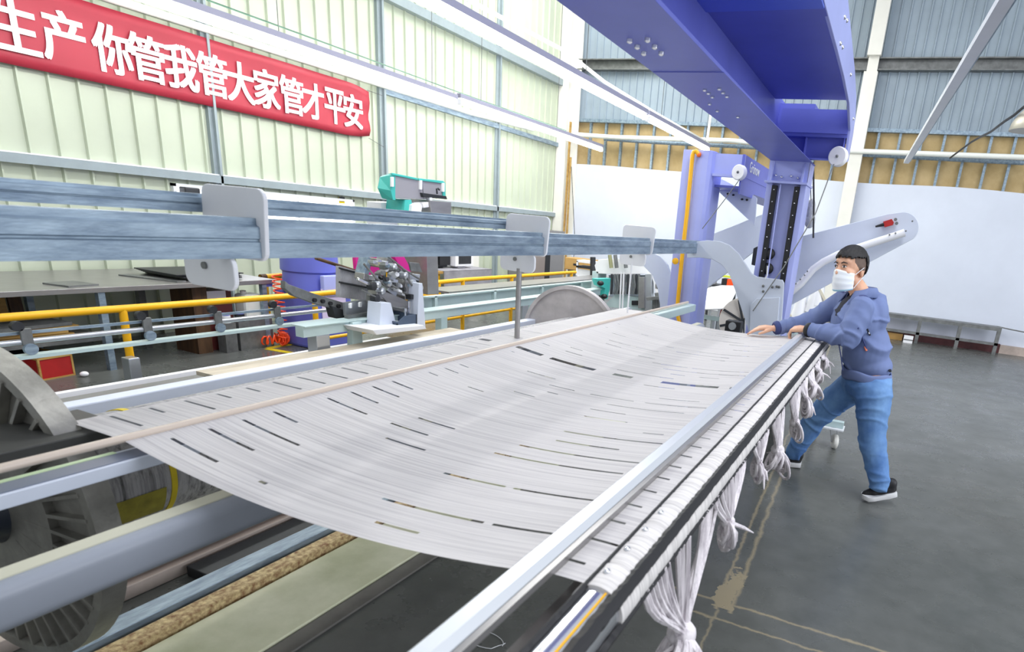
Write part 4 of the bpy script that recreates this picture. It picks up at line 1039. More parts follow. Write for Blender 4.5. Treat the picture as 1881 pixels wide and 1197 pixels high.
for a, b in ((578, 551), (593, 553), (607, 557), (622, 562)): MB().lathe(X_(a, b, -4.14), (1, 0, 0), [(-.01, .016), (.01, .016)], 10).build('hole_rim', M['black'], pa, smooth=True)
px_x('arm_joint', [(610, 562), (636, 570), (634, 588), (616, 584)], -4.12, .08, M['dark'], dm)
MB().cyl(X_(580, 474, -4.4), X_(655, 498, -4.4), .014, 8).build('needle_bar', M['brown'], dm, smooth=True)

t = thing('storage_bin', 'slate blue open plastic bin standing on the machine base plate', 'bin', X_(748, 600, -3.72))
c0, c1_ = X_(730, 604, -3.70), X_(766, 598, -3.70)
z0 = c0.z; zt = X_(748, 584, -3.70).z
mb = MB(); y0_, y1_ = c0.y, c1_.y
mb.box((-3.98, y0_, z0), (-3.70, y1_, z0 + .01)); mb.prism([(-3.70, y0_, z0), (-3.70, y1_, z0), (-3.70, y1_, zt + .02), (-3.70, y0_ + .09, zt + .02), (-3.70, y0_, z0 + .05)], (-.01, 0, 0))
mb.prism([(-3.98, y0_, z0), (-3.98, y1_, z0), (-3.98, y1_, zt + .02), (-3.98, y0_ + .09, zt + .02), (-3.98, y0_, z0 + .05)], (.01, 0, 0)); mb.box((-3.98, y1_ - .01, z0), (-3.70, y1_, zt + .02)); mb.box((-3.98, y0_, z0), (-3.70, y0_ + .01, z0 + .05))
mb.build('tray', M['bin'], t); MB().box((-3.99, y0_ - .005, z0 + .045), (-3.69, y0_ + .005, z0 + .06)).build('front_lip', M['bin'], t)

# floor tracks and board between the machine and the frame
o = MB().box((-4.10, .8, .33), (-4.06, 4.6, .36)).build('floor_track', M['bright']); tag(o, 'white narrow track nearest to the frame beam on the left', 'track')
o = MB().box((-4.36, .8, .31), (-4.14, 4.6, .345)).build('floor_track', M['steel']); tag(o, 'wide grey track between two white tracks on the left', 'track')
o = MB().box((-4.46, .8, .33), (-4.41, 4.6, .36)).build('floor_track', M['bright']); tag(o, 'white narrow track nearest to the conveyor rails', 'track')
o = MB().box((-4.5, .8, .0), (-4.02, 4.55, .308)).build('track_bed', M['galv_dark']); tag(o, 'dull grey bed that carries the three tracks', 'bed')
a = X_(575, 655, -3.5); b = X_(795, 610, -3.5)
o = MB().box((-3.86, 2.4, .49), (-3.30, 4.8, .515)).build('plywood_board', M['ply']); tag(o, 'worn pale plywood board lying in front of the machine base', 'board')
o = MB().box((-3.80, 2.5, .0), (-3.4, 4.7, .489)).build('board_support', M['galv_dark']); tag(o, 'dull grey box under the worn plywood board', 'box')

# teal clamp and the pale knotting machine farther back
t = thing('teal_clamp', 'small teal clamp bracket with black knobs at the end of the machine beam', 'clamp', at(1112, 540, 'x', -3.85))
px_x('bracket', [(1096, 512), (1122, 511), (1120, 532), (1116, 549), (1110, 549), (1112, 530), (1100, 524)], -3.85, .08, M['teal'], t)
for a, b in ((1103, 520), (1110, 544)): MB().ball(at(a, b, 'x', -3.82), (.05, .05, .035), 12, 8).build('knob', M['black'], t, smooth=True)
MB().box((-3.93, 8.22, .0), (-3.87, 8.28, .60)).build('bracket_foot', M['galv_dark'], t)
km = thing('knotting_machine', 'white knotting machine with many rods and a round white hood behind the far rails', 'machine', (-3.7, 8.6, 0))
Yk = 8.6
pk = lambda name, pxs, m_, y=Yk, th=.10: plate_px(name, pxs, y, th, m_, km)
pk('hood', [(1092, 487), (1100, 476), (1160, 474), (1190, 480), (1204, 492), (1212, 516), (1213, 540), (1205, 540), (1198, 510), (1188, 502), (1140, 504), (1096, 502)], M['bright'], Yk, .35)
pk('back_panel', [(1118, 505), (1190, 505), (1196, 545), (1120, 545)], M['arm'], Yk + .3, .05)
pk('cross_bar', [(1146, 519), (1186, 520), (1186, 527), (1146, 526)], M['paint_white'])
pk('cross_bar', [(1130, 540), (1186, 548), (1186, 570), (1108, 563)], M['mint'])
pk('black_motor', [(1160, 552), (1172, 552), (1172, 560), (1160, 560)], M['black'], Yk - .03)
pk('grooved_post', [(1173, 509), (1183, 509), (1183, 566), (1172, 566)], M['steel'], Yk - .1)
pk('side_post', [(1185, 503), (1196, 503), (1198, 640), (1184, 640)], M['alu'], Yk - .05)
pk('dark_weights', [(1202, 538), (1218, 536), (1221, 546), (1204, 552)], M['galv_dark'], Yk - .15)
pk('dark_weights', [(1186, 546), (1218, 543), (1217, 550), (1188, 552)], M['galv_dark'], Yk - .2, .06)
pk('sensor', [(1204, 512), (1212, 513), (1208, 532), (1203, 530)], M['dark'])
for k in range(11):
    a = 1124 + k * 5; MB().tube([at(a, 503, 'y', Yk - .05), at(a + 3 * math.sin(k), 525, 'y', Yk - .05), at(a - 1, 540, 'y', Yk - .05)], .018, 6).build('needle_rod', M['galv_dark'] if k % 3 else M['dark'], km, smooth=True)
for a in (1120, 1130, 1147): MB().tube([at(a, 468, 'y', Yk - .1), at(a + 3, 492, 'y', Yk - .1)], .03, 8).build('spool_rod', mat('olive_spool', (150, 150, 110), .6) if a == 1120 else M['galv_dark'], km, smooth=True)
for k in range(6):
    a = 1200 + k * 3; MB().cyl(at(a, 550, 'y', Yk - .1), at(a - 1, 580, 'y', Yk - .1), .014, 6).build('thin_rod', M['galv_dark'], km, smooth=True)
for a in (1141, 1146): MB().cyl(at(a, 500, 'y', 6.9), at(a - 4, 600, 'y', 6.9), .009, 6).build('white_cord', M['bright'], km, smooth=True)
MB().box((-4.25, 8.6, 0), (-4.15, 8.9, .9)).build('leg', M['mint'], km); MB().box((-3.25, 8.6, 0), (-3.15, 8.9, .62)).build('leg', M['mint'], km)

# desk, monitors and cabinets along the wall
t = thing('desk', 'yellow desk half covered by a grey cloth behind the guard rail', 'desk', (-6.9, 8.4, 0))
MB().box((-7.28, 7.45, .62), (-6.55, 9.25, .655)).build('desk_top', M['wood'], t); MB().box((-7.25, 7.5, 0), (-6.6, 7.96, .62)).build('pedestal', M['yellow'], t)
MB().box((-6.545, 7.98, .28), (-6.53, 9.24, .66)).build('cloth_front', M['grey'], t); MB().box((-7.25, 7.98, .656), (-6.53, 9.24, .664)).build('cloth_top', M['grey'], t)
for y in (8.7, 9.2): MB().box((-6.65, y - .02, 0), (-6.61, y + .02, .62)).build('leg', M['galv_dark'], t)
t = thing('monitor', 'white framed monitor with a dark screen on the cloth covered desk', 'monitor', (-6.75, 8.75, .665))
MB().box((-6.95, 8.50, .70), (-6.72, 8.97, 1.06)).build('frame', M['paper'], t, bevel=.01); MB().box((-6.719, 8.57, .74), (-6.714, 8.90, 1.03)).build('screen', M['dark'], t); MB().box((-6.95, 8.65, .664), (-6.8, 8.85, .70)).build('foot', M['paper'], t)
t = thing('printer', 'dark boxy device standing left of the white monitor on the desk', 'printer', (-6.9, 8.1, .665))
MB().box((-7.25, 7.62, .681), (-6.85, 8.45, 1.0)).build('body', M['dark'], t, bevel=.01); MB().box((-6.85, 8.2, .72), (-6.80, 8.46, .95)).build('side_unit', M['black'], t)
MB().box((-7.2, 7.7, .665), (-6.9, 8.4, .68)).build('foot', M['black'], t)
mb = MB(); mb.ball((-6.68, 7.72, .69), (.06, .10, .035), 12, 7); o = mb.build('green_cloth', M['green'], smooth=True); tag(o, 'crumpled green cloth on the near end of the desk', 'cloth')
t = thing('cabinet', 'grey steel cabinet with a dark slit near the wall corner', 'cabinet', (-7.1, 11.6, 0))
MB().box((-7.33, 10.95, 0), (-6.95, 12.55, 1.35)).build('body', mat('grey_cabinet', (142, 140, 140), .5, .2), t); MB().box((-6.949, 11.75, .15), (-6.94, 11.95, 1.3)).build('slit', M['black'], t)
MB().box((-6.95, 11.3, .02), (-6.93, 11.72, 1.33)).build('door', mat('warm_grey_door', (150, 138, 132), .45, .2), t)
t = thing('cardboard_box', 'brown cardboard box on a stand near the wall corner', 'box', at(1060, 500, 'y', 11.2))
p0, p1 = at(1038, 472, 'y', 11.2), at(1086, 500, 'y', 11.2)
MB().box((p0.x, 11.2, p1.z), (p1.x, 11.6, p0.z)).build('carton', M['card'], t, bevel=.01); MB().box((p0.x + .2, 11.19, p0.z - .14), (p0.x + .32, 11.199, p0.z - .10)).build('hand_hole', M['dark'], t)
MB().box((p0.x + .05, 11.25, 0), (p1.x - .05, 11.55, p1.z)).build('stand', M['galv_dark'], t)
t = thing('white_trolley', 'small white shelf trolley before the cardboard box', 'trolley', at(1073, 510, 'y', 10.4))
p0, p1 = at(1059, 479, 'y', 10.4), at(1088, 512, 'y', 10.4)
for k, v in enumerate((0, .35, 1.0)):
    z = p0.z + (p1.z - p0.z) * v; MB().box((p0.x, 10.4, z - .02), (p1.x, 10.7, z + .02)).build('shelf', M['paper'] if k != 1 else M['dark'], t)
for x in (p0.x + .015, p1.x - .015): MB().box((x - .015, 10.4, 0), (x + .015, 10.43, p0.z)).build('upright', M['paper'], t)
MB().box((p0.x, 10.42, p1.z - .2), (p1.x, 10.44, p1.z + .15)).build('panel', M['paint_white'], t)
o = MB().tube([at(1089, 472, 'y', 10.1), at(1089, 505, 'y', 10.1), at(1089, 515, 'y', 10.1)], [.05, .05, .05], 10).build('dark_pole', M['dark'], smooth=True); o.name = 'dark_post'; tag(o, 'short dark post right of the white trolley', 'post')
mb = MB(); p = at(1089, 515, 'y', 10.1); mb.box((p.x - .05, 10.05, 0), (p.x + .05, 10.15, p.z)); o = mb.build('post_base', M['galv_dark']); tag(o, 'dull grey base under the short dark post', 'base')
o = MB().box((-7.335, 9.52, .0), (-7.29, 9.9, .95)).build('cream_panel', M['cream']); tag(o, 'cream board leaning at the wall right of the desk', 'board')
t = thing('warning_sign', 'small yellow warning sign under the girt of the left wall', 'sign', at(627, 367, 'x', -7.32))
p0, p1 = at(622, 361, 'x', -7.33), at(633, 374, 'x', -7.33)
MB().box((-7.335, p0.y, p1.z), (-7.325, p1.y, p0.z)).build('plate', M['tape'], t); MB().box((-7.324, p0.y, p0.z - .05), (-7.322, p1.y, p0.z)).build('header', M['dark'], t)
mb = MB(); cy = (p0.y + p1.y) / 2; mb.prism([(-7.323, cy - .02, p1.z + .05), (-7.323, cy + .02, p1.z + .05), (-7.323, cy, p1.z + .10)], (.002, 0, 0)); mb.build('symbol', M['dark'], t)

# behind the lilac post and the column
t = thing('covered_bench', 'white sheet draped over a low machine bench behind the lilac post', 'bench', (-2.3, 9.0, 0))
vs = []; fs = []
q_ = [at(a, b, 'y', 9.0) for a, b in ((1270, 536), (1300, 531), (1330, 532), (1352, 536))]; q2 = [at(a, b, 'y', 8.5) for a, b in ((1270, 566), (1300, 567), (1325, 566), (1338, 563))]; q3 = [p + Vector((0, .8, .02)) for p in q_]
for r in (q2, q_, q3): vs += r
for j in range(2):
    for i in range(3): a = j * 4 + i; fs.append((a, a + 1, a + 5, a + 4))
o = MB().add(vs, fs).build('cover_sheet', M['bright'], t, smooth=True); sm = o.modifiers.new('t', 'SOLIDIFY'); sm.thickness = .02
mb = MB(); a, b = at(1285, 580, 'y', 8.8), at(1332, 588, 'y', 8.8); mb.bar(a, b, .06, .06); mb.build('frame_bar', M['mint'], t)
for px in (1288, 1302, 1318, 1330): MB().bar(at(px, 584, 'y', 8.8), at(px + 4, 566, 'y', 8.8), .03, .03).build('brace', M['paint_white'], t)
for px in (1312, 1325):
    p = at(px, 588, 'y', 8.8); MB().cyl((p.x, 8.8, 0), (p.x, 8.8, p.z), .05, 12).build('foot', M['alu'], t, smooth=True)
o = MB().ball(at(1332, 572, 'y', 9.0), .10).build('red_ball', M['red'], smooth=True); o.name = 'red_drum'; tag(o, 'round red drum end under the white covered bench', 'drum')
mb = MB(); p = at(1332, 572, 'y', 9.0); mb.box((p.x - .06, 8.98, 0), (p.x + .06, 9.06, p.z - .09)); ob = mb.build('drum_stand', M['galv_dark'], o)
t = thing('wheel_disc', 'pale flat reel with dark spokes leaning beside the covered bench', 'reel', at(1360, 600, 'y', 7.8))
c = at(1364, 590, 'y', 7.8)
MB().lathe(c, (.35, -1, .1), [(-.01, .30), (.01, .30)], 40).build('disc', mat('bone_disc', (206, 198, 188), .5, var=.08), t, smooth=True, sharp=30)
for k in range(4):
    a = math.pi * k / 4 + .3; d = Vector((math.cos(a), .35 * math.cos(a), math.sin(a))); MB().bar(c - d * .28 + Vector((.01, -.03, 0)), c + d * .28 + Vector((.01, -.03, 0)), .012, .03).build('spoke', M['dark'], t)
mb = MB(); mb.prism([(c.x - .16, c.y + .06, 0), (c.x + .16, c.y + .06, 0), (c.x + .03, c.y + .06, c.z), (c.x - .03, c.y + .06, c.z)], (0, .03, 0)); mb.build('stand', M['galv_dark'], t)
t = thing('low_shelf', 'low dark shelf holding boxes at the foot of the back wall', 'shelf', at(1336, 530, 'y', 11.5))
p0, p1 = at(1300, 521, 'y', 11.5), at(1368, 525, 'y', 11.5)
MB().box((p0.x, 11.5, p0.z - .04), (p1.x, 11.9, p0.z)).build('board', M['dark'], t)
for u in (.05, .45, .75, .95): x = p0.x + (p1.x - p0.x) * u; MB().box((x - .02, 11.52, 0), (x + .02, 11.56, p0.z - .04)).build('leg', M['dark'], t)
def shelf_box(a, b, m_, lab, name='box'):
    p, q_ = at(*a, 'y', 11.6), at(*b, 'y', 11.6); o = MB().box((p.x, 11.6, p0.z + .001), (q_.x, 11.8, p.z)).build(name, m_, bevel=.008); tag(o, lab, 'box', 'boxes on the low shelf')
shelf_box((1326, 511), (1335, 520), M['black'], 'black box on the low shelf', 'black_box'); shelf_box((1336, 512), (1347, 520), M['orange'], 'orange box on the low shelf', 'orange_box')
shelf_box((1303, 514), (1312, 520), M['paper'], 'white box at the near end of the low shelf', 'white_box')
p, q2_ = at(1326, 507, 'y', 11.65), at(1346, 511, 'y', 11.65)
pz = at(1336, 511.2, 'y', 11.6).z
o = MB().box((p.x, 11.62, pz + .012), (q2_.x, 11.78, p.z + .02)).build('lime_box', mat('lime_box', (200, 210, 60), .5)); tag(o, 'flat lime yellow box lying on the black and orange boxes', 'box', 'boxes on the low shelf')
# pale machine parts glimpsed between the column and the worker
t = thing('yarn_stand', 'pale stand with white yarn cones glimpsed between the blue column and the worker', 'stand', at(1480, 600, 'y', 8.0))
def cone(a, b, r, h):
    p = at(a, b, 'y', 8.0); MB().lathe(p, (0, 0, 1), [(0, r), (h, r * .6)], 20).build('yarn_cone', M['bright'], t, smooth=True)
cone(1466, 584, .10, .26); cone(1492, 572, .10, .26); cone(1500, 560, .09, .22)
for a, b in (((1450, 604), (1474, 592)), ((1448, 575), (1462, 592)), ((1505, 530), (1518, 556))): MB().bar(at(*a, 'y', 7.95), at(*b, 'y', 7.95), .03, .03).build('strut', mat('bone_paint', (222, 214, 192), .5), t)
p = at(1480, 600, 'y', 8.0); MB().box((p.x - .3, 7.9, .5), (p.x + .3, 8.2, .54)).build('tray', M['mint'], t)
for dx in (-.28, .28): MB().box((p.x + dx - .02, 7.95, 0), (p.x + dx + .02, 8.0, .5)).build('leg', M['mint'], t)
t = thing('plastic_bag', 'crumpled clear plastic bag hung behind the blue column', 'bag', at(1489, 400, 'y', 6.15))
mb = MB(); mb.ball(at(1489, 385, 'y', 6.12), (.045, .03, .10), 14, 10); mb.ball(at(1488, 405, 'y', 6.12), (.05, .03, .07), 14, 10)
o = mb.build('film', mat('cloudy_film', (206, 208, 212), .3, var=.2, scale=20, bump=.6, bscale=40), t, smooth=True)
MB().tube([at(1490, 372, 'y', 6.12), at(1489, 345, 'y', 6.05), (at(1489, 345, 'y', 6.05).x - .1, 5.93, at(1489, 345, 'y', 6.05).z + .1)], .004, 5).build('tie', M['dark'], t, smooth=True)

# bench, cartons and caster on the right
t = thing('wall_bench', 'long low steel frame bench along the back wall right of the worker', 'bench', (.9, 12.6, 0))
mb = MB(); mb.box((-1.1, 12.58, .42), (1.96, 12.64, .47)); mb.box((-1.1, 12.58, .4705), (1.96, 12.88, .485)); mb.build('top_rail', M['galv_dark'], t)
MB().box((-1.1, 12.58, .16), (1.96, 12.63, .205)).build('low_rail', M['galv_dark'], t)
for x in (-.95, .62, 1.30, 1.93): MB().box((x - .03, 12.58, 0), (x + .03, 12.64, .42)).build('leg', M['galv_dark'], t)
o = MB().box((-.9, 12.3, .4855), (.5, 12.5, .50)).build('strip', M['ply']); bpy.data.objects.remove(o)
t = thing('carton', 'brown carton pushed under the wall bench', 'box', (.2, 12.7, 0)); MB().box((-.15, 12.70, 0), (.38, 12.86, .15)).build('carton_body', M['card'], t); MB().box((-.15, 12.699, .12), (.38, 12.86, .152)).build('carton_flap', M['brown'], t)
t = thing('paper_pack', 'small white pack standing by the bench leg on the floor', 'pack', (.5, 12.5, 0)); MB().box((.40, 12.46, 0), (.56, 12.56, .13)).build('pack_body', M['paper'], t); MB().box((.40, 12.455, .05), (.56, 12.4595, .07)).build('band', M['galv_dark'], t)
o = MB().tube([(1.9, 12.75, .487), (2.1, 12.7, .47), (3.2, 12.6, .40)], .012, 6).build('loose_pipe', M['galv_dark'], smooth=True); tag(o, 'thin grey pipe running off the right end of the wall bench', 'pipe')
t = thing('caster_trolley', 'white swivel caster of a low trolley showing between the worker legs', 'caster', (-.2, 5.13, 0))
W = Vector((-.185, 5.13, .062))
MB().lathe(W, (1, .35, 0), [(-.018, .040), (-.018, .056), (-.008, .062), (.008, .062), (.018, .056), (.018, .040)], 32).build('wheel', M['cream'], t, smooth=True, sharp=35)
mb = MB(); mb.bar(W + Vector((-.024, -.008, -.01)), W + Vector((-.05, -.01, .10)), .03, .005, up=(1, 0, 0)); mb.bar(W + Vector((.024, .008, -.01)), W + Vector((.0, .01, .10)), .03, .005, up=(1, 0, 0)); mb.build('fork', M['chrome'], t)
MB().cyl(W + Vector((-.03, 0, .10)), W + Vector((-.03, 0, .125)), .04, 18).build('swivel', M['chrome'], t, smooth=True)
mb = MB(); mb.box((-.40, 5.10, .186), (-.14, 5.16, .24)); mb.build('trolley_beam', M['mint'], t, bevel=.004); MB().box((-.30, 5.05, .175), (-.13, 5.21, .186)).build('mount_plate', M['paint_white'], t)
MB().lathe(Vector((-.38, 5.40, .062)), (1, .35, 0), [(-.018, .040), (-.018, .056), (-.008, .062), (.008, .062), (.018, .056), (.018, .040)], 32).build('wheel', M['cream'], t, smooth=True, sharp=35)
MB().box((-.40, 5.16, .10), (-.36, 5.42, .24)).build('fork', M['chrome'], t)
# ------------------------------------------------------------------ the worker leaning on the roller
def limb(mb, chain, n=16):
    """tapered rounded chain: list of (point, radius)"""
    pts = []; rs = []
    for (p, r), (q, r2) in zip(chain, chain[1:]):
        p, q = Vector(p), Vector(q)
        for k in range(6):
            u = k / 6; pts.append(p.lerp(q, u)); rs.append(r + (r2 - r) * u)
    pts.append(Vector(chain[-1][0])); rs.append(chain[-1][1])
    mb.tube(pts, rs, n)
    for p, r in chain: mb.ball(p, r, 16, 10)
def ell(mb, c, rad, R=None, nu=24, nv=16):
    k = MB().ball((0, 0, 0), rad, nu, nv); R = R or Matrix.Identity(3); c = Vector(c)
    mb.add([c + R @ Vector(p) for p in k.v], k.f)
def organic(name, mb, voxel, smooth_it, mats, parent, folds=0., fscale=.09, fac=.5):
    """one continuous skin around the overlapping shapes of mb"""
    me = mb.mesh(name + '_rough', mats); o = bpy.data.objects.new(name + '_rough', me); COL.objects.link(o)
    r = o.modifiers.new('r', 'REMESH'); r.mode = 'VOXEL'; r.voxel_size = voxel; r.use_smooth_shade = True
    s = o.modifiers.new('s', 'SMOOTH'); s.factor = fac; s.iterations = smooth_it
    if folds and not callable(folds):
        tx = bpy.data.textures.new(name + '_folds', 'CLOUDS'); tx.noise_scale = fscale; tx.noise_depth = 2
        d = o.modifiers.new('d', 'DISPLACE'); d.texture = tx; d.strength = folds; d.mid_level = .5; d.texture_coords = 'GLOBAL'
        s2 = o.modifiers.new('s2', 'SMOOTH'); s2.factor = .4; s2.iterations = 2
    dg = bpy.context.evaluated_depsgraph_get(); dg.update()
    me2 = bpy.data.meshes.new_from_object(o.evaluated_get(dg)); me2.name = name
    bpy.data.objects.remove(o)
    me2.materials.clear()
    for mm in (mats if isinstance(mats, (list, tuple)) else [mats]): me2.materials.append(mm)
    for p in me2.polygons: p.use_smooth = True; p.material_index = 0
    if callable(folds):
        nr = [v.normal.copy() for v in me2.vertices]
        for v, n_ in zip(me2.vertices, nr): v.co += n_ * folds(v.co)
        me2.update()
    k = bpy.data.objects.new(name, me2); COL.objects.link(k)
    if parent is not None: k.parent = parent; k.matrix_parent_inverse = Matrix.Translation(-parent.location)
    return k

from mathutils import noise as NZ
def crease(p, along, freq, stretch, seed):
    """soft ridges running across the direction 'along'"""
    a = Vector(along).normalized(); u = p.dot(a); q = (p - a * u) * stretch + a * u * freq + Vector((seed, seed * .7, -seed))
    q = q + NZ.noise_vector(p * 7 + Vector((seed, 0, 0))) * .35
    return (max(0, .26 - abs(NZ.noise(q))) / .26) ** 1.3
def near(p, a, b):
    d = b - a; u = max(0, min(1, (p - a).dot(d) / d.length_squared)); return (p - a - d * u).length, u
def jacket_folds(p):
    best = None
    for a, b, s_ in ((shL, elL, 1), (elL, wrL, 2), (shR, elR, 3), (elR, wrR, 4)):
        r, u = near(p, a, b)
        if best is None or r < best[0]: best = (r, u, (b - a), s_)
    tr, tu = near(p, chest, pelvis)
    if best[0] < .095:
        bend = 1 - abs(best[1] - (1 if best[3] in (1, 3) else .15)) * .75
        return .015 * max(.25, bend) * crease(p, best[2] + Vector((0, 0, .06)), 13, 4.5, best[3]) - .003
    return .015 * crease(p, (.35, -.2, .9), 9, 3.0, 7) - .004
def jeans_folds(p):
    w_ = .45; 
    for k_ in (knL, knR, anL, anR, hipL, hipR): w_ = max(w_, 1.25 - (p - k_).length * 6)
    d = (hipL - anL) if near(p, hipL, anL)[0] < near(p, hipR, anR)[0] else (hipR - anR)
    return .014 * w_ * crease(p, d + Vector((.12, 0, 0)), 12, 4.0, 3) - .003
skin = mat('skin', (226, 176, 146), .5, var=.05, scale=12)
skin.node_tree.nodes['Principled BSDF'].inputs['Subsurface Weight'].default_value = .12
skin.node_tree.nodes['Principled BSDF'].inputs['Subsurface Radius'].default_value = (.02, .008, .005)
fade = mat('clipped_hair', (104, 86, 76), .7, var=.12, scale=60)
hairm = mat('black_hair', (24, 22, 24), .5, var=.3, scale=40, bump=.5, bscale=160)
cloth_b = mat('blue_work_jacket', (112, 128, 174), .75, var=.05, scale=9, bump=.12, bscale=300)
cloth_d = mat('navy_jacket_panel', (58, 70, 122), .75, bump=.12, bscale=300)
denim = mat('blue_denim', (124, 166, 214), .8, rgb2=(62, 106, 172), scale=3.2, bump=.15, bscale=400)
shirt = mat('dark_shirt', (36, 38, 52), .8)

person = thing('person', 'young worker in blue jacket, jeans and face mask leaning on the roller', 'person', (-.05, 4.3, 0))
# joints
neck0 = Vector((-.180, 4.30, 1.335)); pelvis = Vector((-.035, 4.30, .80)); chest = Vector((-.165, 4.30, 1.15)); belly = Vector((-.075, 4.29, .96))
shL, shR = Vector((-.150, 4.14, 1.265)), Vector((-.300, 4.455, 1.25))
elL, elR = Vector((-.185, 4.06, 1.075)), Vector((-.475, 4.47, 1.095))
wrL, wrR = Vector((-.455, 4.19, 1.068)), Vector((-.685, 4.31, 1.032))
hipL, hipR = Vector((.015, 4.21, .78)), Vector((-.085, 4.385, .765))
knL, knR = Vector((.075, 4.16, .43)), Vector((-.325, 4.44, .405))
anL, anR = Vector((.185, 4.13, .125)), Vector((-.44, 4.475, .085))
HC = Vector((-.270, 4.305, 1.478))                       # centre of the head
fw = Vector((-.60, -.79, -.02)).normalized(); up_ = Vector((-.07, .02, 1)); lf = up_.cross(fw).normalized(); up_ = fw.cross(lf).normalized()
HR = Matrix((fw, lf, up_)).transposed(); HS = 1.08
H = lambda x, y, z: HC + HR @ (Vector((x, y, z)) * HS)

body = MB()
def head_shape(mb):
    ell(mb, H(-.012, 0, .030), (.099 * HS, .078 * HS, .100 * HS), HR)
    ell(mb, H(.028, 0, -.030), (.070 * HS, .066 * HS, .090 * HS), HR)
    ell(mb, H(.050, 0, -.095), (.036 * HS, .040 * HS, .032 * HS), HR)
    ell(mb, H(.058, 0, .045), (.036 * HS, .056 * HS, .034 * HS), HR)
    for s in (-1, 1):
        ell(mb, H(.056, s * .036, -.018), (.030 * HS, .026 * HS, .028 * HS), HR)
        ell(mb, H(-.010, s * .050, -.065), (.040 * HS, .020 * HS, .040 * HS), HR)
        R2 = HR @ Matrix.Rotation(s * .35, 3, 'Z')
        ell(mb, H(-.016, s * .080, -.012), (.020 * HS, .010 * HS, .034 * HS), R2)
        ell(mb, H(-.020, s * .087, .004), (.012 * HS, .007 * HS, .018 * HS), R2)
    limb(mb, [(H(.088, 0, .020), .010), (H(.106, 0, -.022), .014)], 10)
    limb(mb, [(H(-.025, 0, -.06), .056), (neck0 + Vector((.012, .0, -.01)), .060), (neck0 + Vector((.02, 0, -.08)), .075)])
head_shape(body)
limb(body, [(shL, .045), (elL, .036), (wrL, .027)]); limb(body, [(shR, .045), (elR, .036), (wrR, .027)])
limb(body, [(neck0, .06), (chest, .12), (belly, .11), (pelvis, .12)])
limb(body, [(shL, .05), (chest, .10), (shR, .05)])
limb(body, [(pelvis, .11), (hipL, .09), (knL, .055), (anL, .038)]); limb(body, [(pelvis, .11), (hipR, .09), (knR, .055), (anR, .038)])
def hand(mb, w_, d, n, side, curl, spread=.05, sc=1.0):
    """wrist w_, pointing along d, back of the hand facing n, thumb on the given side"""
    d = Vector(d).normalized(); n = Vector(n); n = (n - d * n.dot(d)).normalized(); s = d.cross(n).normalized() * side
    L = lambda a, b, c: w_ + (d * a + s * b + n * c) * sc
    for b in (-.024, -.008, .008, .024):
        limb(mb, [(L(.0, b * .6, 0), .017 * sc), (L(.045, b, .004), .0165 * sc), (L(.085, b * 1.15, .002), .0125 * sc)], 10)
    lens = [(.036, .023, .019), (.042, .027, .021), (.039, .025, .020), (.030, .019, .017)]
    for k, (b, ln) in enumerate(zip((.028, .0095, -.0095, -.027), lens)):
        p = L(.088, b, .001); a = -.12 - .05 * k; pts = [(p, .0098 * sc)]
        fan = (1.5 - k) * spread
        for j, l in enumerate(ln):
            a -= curl * (1, .9, .6)[j] * (1 + .08 * k)
            v = d * math.cos(a) + n * math.sin(a) + s * math.sin(fan) * math.cos(a)
            p = p + v.normalized() * l * sc; pts.append((p, (.0092, .0086, .0075)[j] * sc))
        limb(mb, pts, 10)
    p = L(.022, .030, -.004); p2 = L(.052, .054, -.010); p3 = L(.078, .062, -.018); p4 = L(.098, .060, -.024)
    limb(mb, [(L(.012, .012, 0), .016 * sc), (p, .0145 * sc), (p2, .0115 * sc), (p3, .0100 * sc), (p4, .0080 * sc)], 10)
hand(body, wrL + Vector((-.02, .01, .0)), (-.95, .30, -.18), (-.15, -.25, 1), 1, .55, .03)
hand(body, wrR + Vector((-.022, -.006, -.004)), (-.93, -.32, -.10), (-.1, -.1, 1), -1, .16, .07)
ob = organic('body', body, .0042, 3, [skin, fade], person)
for p in ob.data.polygons:                                  # clipped sides of the hair
    v = HR.transposed() @ (p.center - HC) / HS
    if abs(v.y) > .050 and -.060 < v.x < .040 and -.004 + max(0, v.x) * 1.1 < v.z < .10: p.material_index = 1
    elif v.x < -.055 and -.075 < v.z < .08 and v.length < .16: p.material_index = 1
# hair: a cap that follows the hairline
mb = MB(); nu, nv = 72, 40; vs = []; keep = {}; g = random.Random(2)
for i in range(nv + 1):
    th = math.pi * .80 * i / nv
    for j in range(nu):
        a = 2 * math.pi * j / nu
        w_ = 1 + .022 * math.sin(a * 17 + th * 9) * math.sin(th) + g.uniform(-.008, .008)
        x = -.012 + .110 * w_ * math.sin(th) * math.cos(a) + (.012 * math.cos(a) * math.sin(th) if math.cos(a) > 0 else 0); y = .087 * w_ * math.sin(th) * math.sin(a); z = .033 + .111 * w_ * math.cos(th)
        vs.append((x, y, z))
def hairy(x, y, z):
    if x > .035: return z > .076 - .012 * min(1, abs(y) / .06) + .008 * math.sin(y * 210) * math.sin(y * 90)
    if x > -.045: return z > .072 + .004 * math.sin(x * 300)
    return z > .072 - (-.045 - x) * 3.0
fs = []
for i in range(nv):
    for j in range(nu):
        q_ = (i * nu + j, (i + 1) * nu + j, (i + 1) * nu + (j + 1) % nu, i * nu + (j + 1) % nu)
        c = [sum(vs[k][m] for k in q_) / 4 for m in range(3)]
        if hairy(*c): fs.append(q_)
used = sorted({k for f_ in fs for k in f_}); ix = {k: n_ for n_, k in enumerate(used)}
mb.add([H(*vs[k]) for k in used], [tuple(ix[k] for k in f_) for f_ in fs])
o = mb.build('hair', hairm, person, smooth=True); sm = o.modifiers.new('t', 'SOLIDIFY'); sm.thickness = .010; sm.offset = -1
